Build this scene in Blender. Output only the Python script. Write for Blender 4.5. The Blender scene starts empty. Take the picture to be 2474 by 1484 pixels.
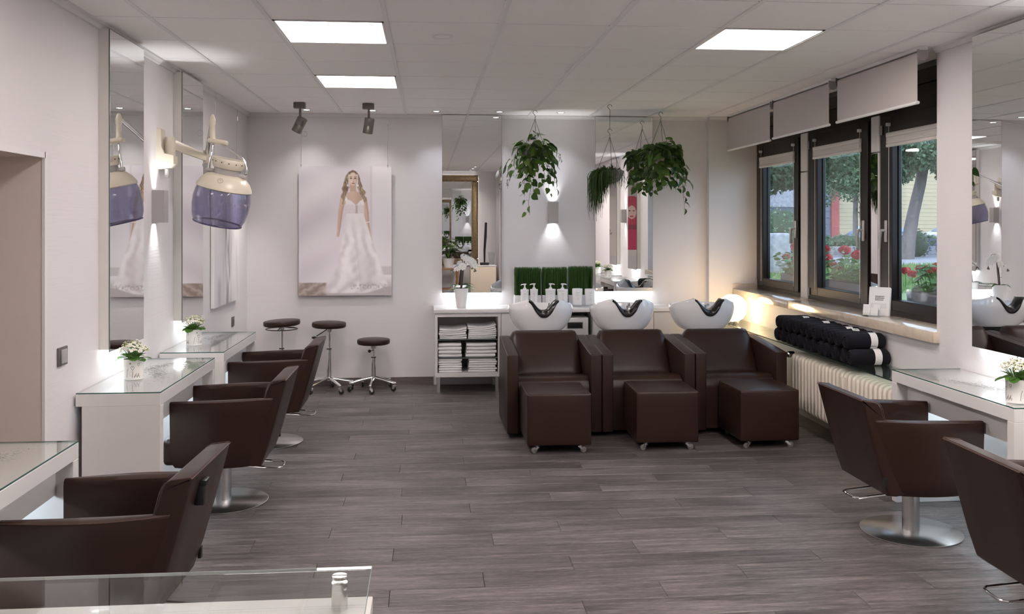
import bpy, bmesh, math, random
from mathutils import Vector, Matrix, noise
random.seed(7)
S = bpy.context.scene
COL = S.collection
R = math.radians
PI = math.pi

# ------------------------------------------------------------------ camera, world, sun, exposure
cam_d = bpy.data.cameras.new('camera')
cam_d.sensor_width = 36.0
cam_d.lens = 36.0 * 2273.0 / 2474.0
cam_d.shift_y = -204.0 / 2474.0
cam_d.clip_start = 0.05
cam_d.clip_end = 400
cam = bpy.data.objects.new('camera', cam_d)
COL.objects.link(cam)
cam.location = (0, 0, 1.643)
cam.rotation_euler = (R(90), 0, -math.atan(202.0 / 2273.0))
S.camera = cam

w = bpy.data.worlds.new('world'); S.world = w
w.use_nodes = True
bgn = w.node_tree.nodes['Background']
bgn.inputs[0].default_value = (0.58, 0.76, 1.0, 1)
bgn.inputs[1].default_value = 1.5

sun_d = bpy.data.lights.new('sun', 'SUN'); sun_d.energy = 1.3; sun_d.angle = R(8); sun_d.color = (1.0, 0.96, 0.9)
sun = bpy.data.objects.new('sun', sun_d); COL.objects.link(sun)
sun.rotation_euler = (R(24), R(-34), 0)

S.view_settings.view_transform = 'Standard'
S.view_settings.look = 'None'
S.view_settings.gamma = 1.0
S.view_settings.use_curve_mapping = False
S.view_settings.exposure = 1.34
S.cycles.use_denoising = True
S.cycles.max_bounces = 8
S.cycles.use_adaptive_sampling = True
S.cycles.adaptive_threshold = 0.12
S.cycles.diffuse_bounces = 5
S.cycles.glossy_bounces = 6
S.cycles.transmission_bounces = 10
S.cycles.transparent_max_bounces = 12
S.cycles.sample_clamp_indirect = 6.0

# ------------------------------------------------------------------ helpers
class MB:
    """collects geometry for one mesh"""
    def __init__(s): s.v = []; s.f = []
    def add(s, vs, fs, m=None):
        o = len(s.v)
        s.v += [tuple(m @ Vector(p)) for p in vs] if m is not None else [tuple(p) for p in vs]
        s.f += [tuple(i + o for i in f) for f in fs]
        return s
    def box(s, x0, x1, y0, y1, z0, z1, m=None):
        vs = [(x, y, z) for z in (z0, z1) for y in (y0, y1) for x in (x0, x1)]
        return s.add(vs, [(0, 2, 3, 1), (4, 5, 7, 6), (0, 1, 5, 4), (2, 6, 7, 3), (0, 4, 6, 2), (1, 3, 7, 5)], m)
    def rbox(s, x0, x1, y0, y1, z0, z1, r=0.01, seg=3, m=None, puff=0.0):
        bm = bmesh.new(); bmesh.ops.create_cube(bm, size=1)
        for v in bm.verts:
            v.co = Vector(((x0 + x1) / 2 + v.co.x * (x1 - x0), (y0 + y1) / 2 + v.co.y * (y1 - y0), (z0 + z1) / 2 + v.co.z * (z1 - z0)))
        if puff:
            bmesh.ops.subdivide_edges(bm, edges=bm.edges[:], cuts=5, use_grid_fill=True)
            c = Vector(((x0 + x1) / 2, (y0 + y1) / 2, (z0 + z1) / 2)); h = Vector(((x1 - x0) / 2, (y1 - y0) / 2, (z1 - z0) / 2))
            for v in bm.verts:
                q = v.co - c; n = Vector((q.x / h.x, q.y / h.y, q.z / h.z)); o = v.co.copy()
                for k in range(3):
                    if abs(n[k]) > 0.999:
                        a, b = [j for j in range(3) if j != k]
                        o[k] += math.copysign(puff * (1 - n[a] ** 4) * (1 - n[b] ** 4), n[k])
                v.co = o
            es = [e for e in bm.edges if len(e.link_faces) == 2 and e.calc_face_angle(0) > 0.9]
        else:
            es = bm.edges[:]
        bmesh.ops.bevel(bm, geom=es, offset=r, segments=seg, affect='EDGES', profile=0.5, clamp_overlap=True)
        bm.verts.index_update()
        s.add([v.co.copy() for v in bm.verts], [[v.index for v in f.verts] for f in bm.faces], m); bm.free()
        return s
    def cyl(s, p0, p1, r0, r1=None, n=16, cap=True, m=None):
        r1 = r0 if r1 is None else r1
        p0, p1 = Vector(p0), Vector(p1); d = (p1 - p0).normalized()
        a = d.orthogonal().normalized(); b = d.cross(a)
        vs = []
        for p, r in ((p0, r0), (p1, r1)):
            for i in range(n):
                t = 2 * PI * i / n
                vs.append(p + (a * math.cos(t) + b * math.sin(t)) * r)
        fs = [(i, (i + 1) % n, n + (i + 1) % n, n + i) for i in range(n)]
        if cap: fs += [tuple(range(n - 1, -1, -1)), tuple(range(n, 2 * n))]
        return s.add(vs, fs, m)
    def tube(s, pts, r, n=8, cap=True, m=None, closed=False, flat=None):
        pts = [Vector(p) for p in pts]; k = len(pts)
        rs = r if isinstance(r, (list, tuple)) else [r] * k
        vs = []; prev = None
        for i, p in enumerate(pts):
            if closed: d = pts[(i + 1) % k] - pts[i - 1]
            else: d = pts[min(i + 1, k - 1)] - pts[max(i - 1, 0)]
            d = d.normalized() if d.length > 1e-9 else Vector((0, 0, 1))
            if prev is None: a = d.orthogonal().normalized()
            else:
                a = prev - d * prev.dot(d)
                a = a.normalized() if a.length > 1e-6 else d.orthogonal().normalized()
            prev = a; b = d.cross(a)
            for j in range(n):
                t = 2 * PI * j / n
                vs.append(p + (a * math.cos(t) + b * math.sin(t) * (flat or 1)) * rs[i])
        fs = []
        for i in range(k if closed else k - 1):
            i2 = (i + 1) % k
            for j in range(n):
                fs.append((i * n + j, i * n + (j + 1) % n, i2 * n + (j + 1) % n, i2 * n + j))
        if cap and not closed: fs += [tuple(range(n - 1, -1, -1)), tuple((k - 1) * n + j for j in range(n))]
        return s.add(vs, fs, m)
    def lathe(s, prof, c=(0, 0, 0), n=24, m=None, sx=1, sy=1):
        vs = []; fs = []; rings = []
        for r, z in prof:
            if r < 1e-6:
                rings.append([len(vs)]); vs.append((c[0], c[1], c[2] + z))
            else:
                rings.append(list(range(len(vs), len(vs) + n)))
                for i in range(n):
                    t = 2 * PI * i / n
                    vs.append((c[0] + r * math.cos(t) * sx, c[1] + r * math.sin(t) * sy, c[2] + z))
        for a, b in zip(rings, rings[1:]):
            for i in range(n):
                j = (i + 1) % n
                if len(a) == 1 and len(b) == 1: continue
                if len(a) == 1: fs.append((a[0], b[j], b[i]))
                elif len(b) == 1: fs.append((a[i], a[j], b[0]))
                else: fs.append((a[i], a[j], b[j], b[i]))
        if len(rings[0]) > 1: fs.append(tuple(reversed(rings[0])))
        if len(rings[-1]) > 1: fs.append(tuple(rings[-1]))
        return s.add(vs, fs, m)
    def prism(s, poly, axis, t0, t1, m=None):
        """poly in the two other axes (order x,y,z without axis), extruded along axis"""
        def P(a, b, t):
            return {0: (t, a, b), 1: (a, t, b), 2: (a, b, t)}[axis]
        n = len(poly)
        vs = [P(a, b, t0) for a, b in poly] + [P(a, b, t1) for a, b in poly]
        fs = [(i, (i + 1) % n, n + (i + 1) % n, n + i) for i in range(n)] + [tuple(range(n - 1, -1, -1)), tuple(range(n, 2 * n))]
        return s.add(vs, fs, m)
    def ball(s, c, r, nu=12, nv=8, sx=1, sy=1, sz=1, m=None):
        prof = [(r * math.sin(PI * i / nv), -r * math.cos(PI * i / nv) * sz) for i in range(nv + 1)]
        prof[0] = (0, prof[0][1]); prof[-1] = (0, prof[-1][1])
        return s.lathe(prof, c, nu, m, sx, sy)
    def mesh(s, name, smooth=35, mat=None, fix=True):
        me = bpy.data.meshes.new(name)
        me.from_pydata(s.v, [], s.f)
        if fix:
            bm = bmesh.new(); bm.from_mesh(me)
            bmesh.ops.recalc_face_normals(bm, faces=bm.faces[:])
            bm.to_mesh(me); bm.free()
        if smooth:
            me.polygons.foreach_set('use_smooth', [True] * len(me.polygons))
            if smooth < 180: me.set_sharp_from_angle(angle=R(smooth))
        if mat: me.materials.append(mat)
        me.update()
        return me
    def build(s, name, mat, parent=None, smooth=35, fix=True, **kw):
        return link(name, s.mesh(name, smooth, mat, fix), parent, **kw)

def link(name, me, parent=None, loc=None, rot=None, scale=None, label=None, kind=None):
    o = bpy.data.objects.new(name, me); COL.objects.link(o)
    if parent is not None: o.parent = parent
    if loc is not None: o.location = loc
    if rot is not None: o.rotation_euler = rot
    if scale is not None: o.scale = scale
    if label: o['label'] = label
    if kind: o['kind'] = kind
    return o
def tag(o, label, cat, group=None, kind=None):
    o['label'] = label; o['category'] = cat
    if group: o['group'] = group
    if kind: o['kind'] = kind
    return o
def thing(name, label, cat, loc=(0, 0, 0), rz=0, group=None):
    o = bpy.data.objects.new(name, None); COL.objects.link(o)
    o.empty_display_size = 0.1
    o.location = loc; o.rotation_euler = (0, 0, rz)
    return tag(o, label, cat, group)
def dup(root, loc, rz=None, label=None, scale=None):
    r = root.copy(); COL.objects.link(r); r.location = loc
    if rz is not None: r.rotation_euler = (0, 0, rz)
    if scale: r.scale = scale
    if label: r['label'] = label
    for ch in list(root.children):
        c = ch.copy(); COL.objects.link(c); c.parent = r
        for g in list(ch.children):
            d = g.copy(); COL.objects.link(d); d.parent = c
    return r
def struct(o): o['kind'] = 'structure'; return o

# ------------------------------------------------------------------ materials
def srgb(r, g, b):
    f = lambda c: (c / 255 / 12.92) if c / 255 <= 0.04045 else ((c / 255 + 0.055) / 1.055) ** 2.4
    return (f(r), f(g), f(b), 1)
def N(nt, t, **kw):
    n = nt.nodes.new(t)
    for k, v in kw.items():
        if k in ('operation', 'blend_type', 'data_type', 'wave_type', 'bands_direction', 'feature', 'noise_dimensions', 'attribute_name', 'distance', 'wave_profile', 'mode'): setattr(n, k, v)
        else: n.inputs[k].default_value = v
    return n
def mat(name, col, rough=0.5, metal=0.0, spec=0.5, coat=0.0, bump=None, var=None, emit=None, alpha=None, trans=0.0, ior=1.45, sheen=0.0, sub=0.0, coatr=0.05):
    """bump=(scale,strength[,(sx,sy,sz)]) ; var=(scale,amount[,(sx,sy,sz)])"""
    m = bpy.data.materials.new(name); m.use_nodes = True
    nt = m.node_tree; p = nt.nodes['Principled BSDF']; L = nt.links.new
    p.inputs['Base Color'].default_value = col
    p.inputs['Roughness'].default_value = rough
    p.inputs['Metallic'].default_value = metal
    p.inputs['Specular IOR Level'].default_value = spec
    p.inputs['Coat Weight'].default_value = coat
    p.inputs['Coat Roughness'].default_value = coatr
    p.inputs['Transmission Weight'].default_value = trans
    p.inputs['IOR'].default_value = ior
    p.inputs['Sheen Weight'].default_value = sheen
    if sub:
        p.inputs['Subsurface Weight'].default_value = sub; p.inputs['Subsurface Scale'].default_value = 0.01
    if emit:
        p.inputs['Emission Color'].default_value = emit[0]; p.inputs['Emission Strength'].default_value = emit[1]
    if bump or var:
        tc = N(nt, 'ShaderNodeTexCoord')
        def noi(spec_):
            mp = N(nt, 'ShaderNodeMapping'); mp.inputs['Scale'].default_value = spec_[2] if len(spec_) > 2 else (1, 1, 1)
            L(tc.outputs['Object'], mp.inputs[0])
            nz = N(nt, 'ShaderNodeTexNoise', Scale=spec_[0], Detail=4.0, Roughness=0.6); L(mp.outputs[0], nz.inputs['Vector'])
            return nz
        if bump:
            b = N(nt, 'ShaderNodeBump', Strength=bump[1], Distance=0.003)
            L(noi(bump).outputs[0], b.inputs['Height']); L(b.outputs[0], p.inputs['Normal'])
        if var:
            mr = N(nt, 'ShaderNodeMapRange'); mr.inputs[1].default_value = 0.25; mr.inputs[2].default_value = 0.75
            mr.inputs[3].default_value = 1 - var[1]; mr.inputs[4].default_value = 1 + var[1]
            L(noi(var).outputs[0], mr.inputs[0])
            mx = N(nt, 'ShaderNodeVectorMath', operation='SCALE'); mx.inputs[0].default_value = col[:3]
            L(mr.outputs[0], mx.inputs['Scale']); L(mx.outputs[0], p.inputs['Base Color'])
    return m
def emis(name, col, strength):
    m = bpy.data.materials.new(name); m.use_nodes = True
    nt = m.node_tree; nt.nodes.clear()
    e = N(nt, 'ShaderNodeEmission', Color=col, Strength=strength); o = N(nt, 'ShaderNodeOutputMaterial')
    nt.links.new(e.outputs[0], o.inputs[0]); return m
def thin_glass(name, tint=(1, 1, 1, 1), ior=1.5, boost=1.0, haze=0.0):
    """clear pane: transparent with Fresnel reflection"""
    m = bpy.data.materials.new(name); m.use_nodes = True
    nt = m.node_tree; nt.nodes.clear(); L = nt.links.new
    t = N(nt, 'ShaderNodeBsdfTransparent', Color=tint); g = N(nt, 'ShaderNodeBsdfGlossy', Roughness=0.0)
    fr = N(nt, 'ShaderNodeFresnel', IOR=ior); ge = N(nt, 'ShaderNodeNewGeometry')
    ir = N(nt, 'ShaderNodeMapRange'); ir.inputs[3].default_value = ior; ir.inputs[4].default_value = 1 / ior   # both faces of the pane reflect alike
    L(ge.outputs['Backfacing'], ir.inputs[0]); L(ir.outputs[0], fr.inputs['IOR']); mu = N(nt, 'ShaderNodeMath', operation='MULTIPLY'); mu.inputs[1].default_value = boost
    mu.use_clamp = True
    L(fr.outputs[0], mu.inputs[0])
    mx = N(nt, 'ShaderNodeMixShader'); L(mu.outputs[0], mx.inputs[0]); L(t.outputs[0], mx.inputs[1]); L(g.outputs[0], mx.inputs[2])
    o = N(nt, 'ShaderNodeOutputMaterial'); out = mx
    if haze:
        d = N(nt, 'ShaderNodeBsdfDiffuse', Color=(.8, .8, .82, 1)); m2 = N(nt, 'ShaderNodeMixShader', Fac=haze)
        L(mx.outputs[0], m2.inputs[1]); L(d.outputs[0], m2.inputs[2]); out = m2
    L(out.outputs[0], o.inputs[0]); return m
def vcol_mat(name, rough=0.3, coat=0.0, attr='print'):
    m = bpy.data.materials.new(name); m.use_nodes = True
    nt = m.node_tree; p = nt.nodes['Principled BSDF']
    a = N(nt, 'ShaderNodeAttribute', attribute_name=attr); nt.links.new(a.outputs['Color'], p.inputs['Base Color'])
    p.inputs['Roughness'].default_value = rough; p.inputs['Coat Weight'].default_value = coat; p.inputs['Coat Roughness'].default_value = 0.02
    return m
def leaf_mat(name, col, col2, rough=0.35, transl=0.25, spec=0.4):
    """green leaf, each leaf a slightly different tone, some light coming through"""
    m = bpy.data.materials.new(name); m.use_nodes = True
    nt = m.node_tree; p = nt.nodes['Principled BSDF']; L = nt.links.new
    oi = N(nt, 'ShaderNodeObjectInfo'); geo = N(nt, 'ShaderNodeNewGeometry')
    ad = N(nt, 'ShaderNodeMath', operation='ADD'); fr = N(nt, 'ShaderNodeMath', operation='FRACT')
    L(oi.outputs['Random'], ad.inputs[0]); L(geo.outputs['Random Per Island'], ad.inputs[1]); L(ad.outputs[0], fr.inputs[0])
    mx = N(nt, 'ShaderNodeMix', data_type='RGBA'); mx.inputs[6].default_value = col; mx.inputs[7].default_value = col2
    L(fr.outputs[0], mx.inputs[0]); L(mx.outputs[2], p.inputs['Base Color'])
    p.inputs['Roughness'].default_value = rough; p.inputs['Specular IOR Level'].default_value = spec
    t = N(nt, 'ShaderNodeBsdfTranslucent'); L(mx.outputs[2], t.inputs[0])
    ms = N(nt, 'ShaderNodeMixShader', Fac=transl); L(p.outputs[0], ms.inputs[1]); L(t.outputs[0], ms.inputs[2])
    L(ms.outputs[0], nt.nodes['Material Output'].inputs[0]); return m

def wallpaper(name, col):
    """white painted wallpaper with fine horizontal ribs"""
    m = bpy.data.materials.new(name); m.use_nodes = True
    nt = m.node_tree; p = nt.nodes['Principled BSDF']; L = nt.links.new
    p.inputs['Base Color'].default_value = col; p.inputs['Roughness'].default_value = 0.55; p.inputs['Specular IOR Level'].default_value = 0.3
    tc = N(nt, 'ShaderNodeTexCoord'); mp = N(nt, 'ShaderNodeMapping'); mp.inputs['Scale'].default_value = (3, 3, 90)
    L(tc.outputs['Object'], mp.inputs[0])
    nz = N(nt, 'ShaderNodeTexNoise', Scale=1.0, Detail=3.0, Roughness=0.6); L(mp.outputs[0], nz.inputs['Vector'])
    b = N(nt, 'ShaderNodeBump', Strength=0.35, Distance=0.002); L(nz.outputs[0], b.inputs['Height']); L(b.outputs[0], p.inputs['Normal'])
    return m
def wood_floor(name):
    m = bpy.data.materials.new(name); m.use_nodes = True
    nt = m.node_tree; p = nt.nodes['Principled BSDF']; L = nt.links.new
    tc = N(nt, 'ShaderNodeTexCoord'); oi = N(nt, 'ShaderNodeObjectInfo'); geo = N(nt, 'ShaderNodeNewGeometry')
    rnd = N(nt, 'ShaderNodeMath', operation='ADD'); L(oi.outputs['Random'], rnd.inputs[0]); L(geo.outputs['Random Per Island'], rnd.inputs[1])
    off = N(nt, 'ShaderNodeMath', operation='MULTIPLY'); off.inputs[1].default_value = 37.0; L(rnd.outputs[0], off.inputs[0])
    cmb = N(nt, 'ShaderNodeCombineXYZ'); L(off.outputs[0], cmb.inputs[0]); L(off.outputs[0], cmb.inputs[2])
    vadd = N(nt, 'ShaderNodeVectorMath', operation='ADD'); L(tc.outputs['Object'], vadd.inputs[0]); L(cmb.outputs[0], vadd.inputs[1])
    def noi(sc, scale, det, rough, dist=0.0):
        mp = N(nt, 'ShaderNodeMapping'); mp.inputs['Scale'].default_value = scale; L(vadd.outputs[0], mp.inputs[0])
        nz = N(nt, 'ShaderNodeTexNoise', Scale=sc, Detail=det, Roughness=rough, Distortion=dist); L(mp.outputs[0], nz.inputs['Vector']); return nz
    g1 = noi(2.0, (1.2, 22, 1), 7.0, 0.68, 0.6)     # streaks along the plank
    g2 = noi(9.0, (2.0, 40, 1), 4.0, 0.7)            # fine pores
    g3 = noi(1.3, (1, 3, 1), 2.0, 0.5)               # soft tone patches
    r1 = N(nt, 'ShaderNodeValToRGB'); cr = r1.color_ramp
    cr.elements[0].position = 0.33; cr.elements[0].color = srgb(48, 43, 43)
    cr.elements[1].position = 0.70; cr.elements[1].color = srgb(138, 130, 129)
    e = cr.elements.new(0.5); e.color = srgb(90, 84, 84)
    m1 = N(nt, 'ShaderNodeMath', operation='MULTIPLY'); m1.inputs[1].default_value = 0.80; L(g2.outputs[0], m1.inputs[0])
    m2 = N(nt, 'ShaderNodeMath', operation='MULTIPLY'); m2.inputs[1].default_value = 0.65; L(g1.outputs[0], m2.inputs[0])
    a1 = N(nt, 'ShaderNodeMath', operation='ADD'); L(m1.outputs[0], a1.inputs[0]); L(m2.outputs[0], a1.inputs[1])
    m3 = N(nt, 'ShaderNodeMath', operation='MULTIPLY_ADD'); m3.inputs[1].default_value = 0.35; m3.inputs[2].default_value = -0.405; L(g3.outputs[0], m3.inputs[0])
    a2 = N(nt, 'ShaderNodeMath', operation='ADD'); L(a1.outputs[0], a2.inputs[0]); L(m3.outputs[0], a2.inputs[1])
    L(a2.outputs[0], r1.inputs[0])
    mr = N(nt, 'ShaderNodeMapRange'); mr.inputs[3].default_value = 0.92; mr.inputs[4].default_value = 1.06
    fr = N(nt, 'ShaderNodeMath', operation='FRACT'); L(rnd.outputs[0], fr.inputs[0]); L(fr.outputs[0], mr.inputs[0])
    sc = N(nt, 'ShaderNodeVectorMath', operation='SCALE'); L(r1.outputs[0], sc.inputs[0]); L(mr.outputs[0], sc.inputs['Scale'])
    L(sc.outputs[0], p.inputs['Base Color'])
    p.inputs['Roughness'].default_value = 0.42; p.inputs['Specular IOR Level'].default_value = 0.45
    b = N(nt, 'ShaderNodeBump', Strength=0.35, Distance=0.002); L(a1.outputs[0], b.inputs['Height']); L(b.outputs[0], p.inputs['Normal'])
    return m

M = {}
M['wall'] = wallpaper('white_wallpaper', (0.70, 0.675, 0.685, 1))
M['niche'] = mat('beige_paint', (0.66, 0.58, 0.53, 1), 0.6)
M['tile'] = mat('ceiling_tile', (0.92, 0.895, 0.885, 1), 0.85, spec=0.2, bump=(60, 0.08))
M['bar'] = mat('white_metal_bar', (0.80, 0.79, 0.79, 1), 0.5)
M['plaster'] = mat('white_plaster', (0.72, 0.70, 0.71, 1), 0.6)
M['floor'] = wood_floor('grey_oak')
M['dark'] = mat('shadow_gap', (0.03, 0.028, 0.028, 1), 0.7)
M['base'] = mat('baseboard_wood', srgb(100, 90, 90), 0.5, var=(3, 0.3, (1, 1, 12)))
M['lacq'] = mat('white_lacquer', (0.74, 0.725, 0.715, 1), 0.22, coat=0.3)
M['lacq_m'] = mat('white_laminate', (0.70, 0.68, 0.67, 1), 0.38)
M['mirror'] = mat('mirror_silver', (0.90, 0.91, 0.91, 1), 0.0, metal=1.0)
M['mirror_side'] = mat('mirror_box_side', (0.74, 0.72, 0.69, 1), 0.35)
M['edge_dark'] = mat('mirror_edge', (0.12, 0.14, 0.14, 1), 0.2)
M['chrome'] = mat('chrome', (0.80, 0.80, 0.82, 1), 0.08, metal=1.0)
M['steel'] = mat('brushed_steel', (0.62, 0.61, 0.60, 1), 0.26, metal=1.0, bump=(80, 0.05))
M['leather'] = mat('brown_leather', (0.0275, 0.0125, 0.0086, 1), 0.38, spec=0.38, bump=(220, 0.12))
M['seam'] = mat('leather_piping', srgb(80, 58, 50), 0.4)  # piping; its lighter brown carries the highlight along the seams
M['black'] = mat('black_plastic', (0.012, 0.012, 0.013, 1), 0.35)
M['rubber'] = mat('dark_rubber', (0.02, 0.018, 0.02, 1), 0.5)
M['ceram'] = mat('white_ceramic', (0.80, 0.80, 0.81, 1), 0.06, coat=0.6)
M['gel'] = mat('black_gel_cushion', (0.012, 0.011, 0.012, 1), 0.22)
M['grey_p'] = mat('grey_metal_paint', srgb(168, 164, 163), 0.4, metal=0.1)
M['greyd'] = mat('dark_grey_paint', srgb(110, 104, 102), 0.4, metal=0.4)
M['glass'] = thin_glass('clear_glass', (0.97, 0.985, 0.98, 1))
M['pane'] = thin_glass('window_pane', (0.95, 0.97, 0.98, 1), haze=0.02)
M['gedge'] = mat('glass_edge_green', (0.05, 0.16, 0.14, 1), 0.1, trans=0.3)
M['brown'] = mat('brown_window_metal', srgb(29, 21, 18), 0.32, spec=0.5, metal=0.2)
M['sill'] = mat('beige_limestone', srgb(205, 190, 172), 0.14, var=(14, 0.16), coat=0.4)
M['fabric'] = mat('grey_blind_fabric', srgb(194, 187, 185), 0.85, bump=(300, 0.05))
M['cream'] = mat('cream_plastic', srgb(206, 197, 180), 0.28)
M['towel'] = mat('white_terry', (0.80, 0.79, 0.80, 1), 0.95, bump=(160, 0.5), sheen=0.3)
M['navy'] = mat('black_navy_terry', srgb(13, 12, 21), 0.95, bump=(160, 0.5))
M['paper'] = mat('white_paper', (0.80, 0.79, 0.78, 1), 0.7)
M['ink'] = mat('black_ink', (0.02, 0.02, 0.02, 1), 0.6)
M['led'] = emis('led_white', (0.90, 0.96, 1.0, 1), 11.0)
M['panel'] = emis('panel_diffuser', (1.0, 0.900, 0.855, 1), 8.2)
M['dl'] = emis('downlight_lens', (0.97, 0.97, 1.0, 1), 9.0)

def light(name, kind, loc, energy, color=(1, 1, 1), rot=(0, 0, 0), parent=None, size=0.05, spot=60, blend=0.5):
    d = bpy.data.lights.new(name, kind); d.energy = energy; d.color = color
    if kind == 'SPOT': d.spot_size = R(spot); d.spot_blend = blend; d.shadow_soft_size = size
    elif kind == 'AREA': d.shape = 'RECTANGLE'; d.size, d.size_y = size if isinstance(size, tuple) else (size, size)
    else: d.shadow_soft_size = size
    o = bpy.data.objects.new(name, d); COL.objects.link(o); o.location = loc; o.rotation_euler = rot
    if parent is not None: o.parent = parent
    return o

def text_geo(s, size, align='CENTER'):
    c = bpy.data.curves.new('t', 'FONT'); c.body = s; c.size = size; c.align_x = align; c.align_y = 'CENTER'
    o = bpy.data.objects.new('t', c); COL.objects.link(o)
    dg = bpy.context.evaluated_depsgraph_get(); dg.update()
    me = bpy.data.meshes.new_from_object(o.evaluated_get(dg))
    vs = [v.co.copy() for v in me.vertices]; fs = [tuple(p.vertices) for p in me.polygons]
    bpy.data.objects.remove(o); bpy.data.curves.remove(c); bpy.data.meshes.remove(me)
    return vs, fs
# ================================================================== ROOM SHELL
XL, XR, YB, YF, ZC = -1.80, 3.17, 9.57, -1.10, 2.738
XW = 3.39          # window plane
YP = 9.49          # pilaster / end face of the window niche
YN = 5.63          # pier edge where the window niche begins

# ---- floor: planks
floor = struct(MB().box(XL - 0.2, XW + 0.1, YF - 0.2, YB + 0.1, -0.06, -0.012).build('floor', M['dark'], smooth=0))
PW, PL = 0.182, 1.22
def plank_mesh(x0, x1, y0, y1):
    g, b = 0.0009, 0.0016
    mb = MB()
    lo = [(x0 + g, y0 + g), (x1 - g, y0 + g), (x1 - g, y1 - g), (x0 + g, y1 - g)]
    hi = [(x0 + g + b, y0 + g + b), (x1 - g - b, y0 + g + b), (x1 - g - b, y1 - g - b), (x0 + g + b, y1 - g - b)]
    vs = [(x, y, -0.012) for x, y in lo] + [(x, y, -0.0012) for x, y in lo] + [(x, y, 0) for x, y in hi]
    fs = [(8, 9, 10, 11)]
    for i in range(4):
        j = (i + 1) % 4
        fs += [(i, j, 4 + j, 4 + i), (4 + i, 4 + j, 8 + j, 8 + i)]
    return vs, fs
rest = MB()
prng = random.Random(3)
row = 0; y = YB - 0.06
while y > YF - 0.1:
    y0 = y - PW
    off = (row * 0.405 + prng.uniform(-0.06, 0.06)) % PL
    x = XL - off
    while x < XW:
        x0, x1 = max(x, XL), min(x + PL, XW)
        if x1 - x0 > 0.03:
            vs, fs = plank_mesh(x0, x1, y0, y)
            if y > 3.6: MB().add(vs, fs).build('floor_plank', M['floor'], floor, smooth=0, fix=False)
            else: rest.add(vs, fs)
        x += PL
    y = y0; row += 1
vs, fs = plank_mesh(XL, XW, YB - 0.06, YB + 0.02); rest.add(vs, fs)
o = rest.build('floor_planks_near_counter', M['floor'], floor, smooth=0, fix=False); o['kind'] = 'stuff'

# ---- ceiling
ceil = struct(MB().box(XL - 0.2, XW + 0.4, YF - 0.2, YB + 0.2, ZC + 0.03, ZC + 0.25).build('ceiling', M['dark'], smooth=0))
gx = [XL, -1.479, -0.854, -0.229, 0.396, 1.021, 1.646, 2.262, 2.85, XW]
gy = [YB - 0.59 - 0.637 * k for k in range(17)]
gy = [YB] + [8.982 - 0.636 * k for k in range(16)] + [YF]
PANELS = [(2, 3), (2, 6), (6, 6), (2, 9), (6, 9), (2, 12), (6, 12), (6, 10), (6, 11)]  # last pair is added out of view to brighten the right side
tile_cache = {}
def tile_mesh(wx, wy):
    k = (round(wx, 3), round(wy, 3))
    if k not in tile_cache:
        g = 0.004; b = 0.004; hx, hy = wx / 2, wy / 2
        vs = [(sx * (hx - g), sy * (hy - g), 0.028) for sx, sy in ((-1, -1), (1, -1), (1, 1), (-1, 1))]
        vs += [(sx * (hx - g), sy * (hy - g), b) for sx, sy in ((-1, -1), (1, -1), (1, 1), (-1, 1))]
        vs += [(sx * (hx - g - b), sy * (hy - g - b), 0) for sx, sy in ((-1, -1), (1, -1), (1, 1), (-1, 1))]
        fs = [(11, 10, 9, 8)]
        for i in range(4):
            j = (i + 1) % 4; fs += [(i, 4 + i, 4 + j, j), (4 + i, 8 + i, 8 + j, 4 + j)]
        tile_cache[k] = MB().add(vs, fs).mesh('ceiling_tile', 0, M['tile'])
    return tile_cache[k]
for i in range(len(gx) - 1):
    for j in range(len(gy) - 1):
        if (i, j) in PANELS: continue
        x0, x1, y1, y0 = gx[i], gx[i + 1], gy[j], gy[j + 1]
        link('ceiling_tile', tile_mesh(x1 - x0, y1 - y0), ceil, ((x0 + x1) / 2, (y0 + y1) / 2, ZC))
M['gapshade'] = mat('painted_gap_shade', (0.05, 0.047, 0.045, 1), 0.6)  # dark strips at tile level: the shade of the joints as colour
for x in gx[1:-1]:
    MB().box(x - 0.0155, x + 0.0155, YF, YB, ZC + 0.0012, ZC + 0.010).build('ceiling_bar_gap', M['gapshade'], ceil, smooth=0)
    MB().box(x - 0.0125, x + 0.0125, YF, YB, ZC - 0.006, ZC + 0.01).build('ceiling_bar', M['bar'], ceil, smooth=0)
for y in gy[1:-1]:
    MB().box(XL, XW, y - 0.0060, y + 0.0060, ZC + 0.0025, ZC + 0.012).build('ceiling_cross_shade', M['gapshade'], ceil, smooth=0)
MB().box(XL, XW, YF, YB, ZC + 0.022, ZC + 0.03).build('void_sheet', M['dark'], ceil, smooth=0)
pl_lab = {(2, 3): 'square glowing ceiling light panel nearer the back wall, beside the two spotlights',
          (2, 6): 'large glowing ceiling light panel above the left row of chairs',
          (6, 6): 'glowing ceiling light panel on the right, near the window blinds'}
for i, j in PANELS:
    x0, x1, y1, y0 = gx[i], gx[i + 1], gy[j], gy[j + 1]
    t = thing('ceiling_light_panel', pl_lab.get((i, j), 'square ceiling light panel out of view, one of the repeated and the added fill panels'), 'ceiling light', ((x0 + x1) / 2, (y0 + y1) / 2, ZC), group='square light panels in the ceiling grid')
    hx, hy = (x1 - x0) / 2 - 0.014, (y1 - y0) / 2 - 0.008
    fr = MB()
    for a in (-1, 1):
        fr.box(-hx, hx, a * hy - (0.012 if a > 0 else 0), a * hy + (0.012 if a < 0 else 0), -0.004, 0.02)
        fr.box(a * hx - (0.012 if a > 0 else 0), a * hx + (0.012 if a < 0 else 0), -hy, hy, -0.004, 0.02)
    fr.build('frame', M['bar'], t, smooth=0)
    MB().box(-hx + 0.012, hx - 0.012, -hy + 0.012, hy - 0.012, 0.002, 0.008).build('diffuser', M['panel'], t, smooth=0)

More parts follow.
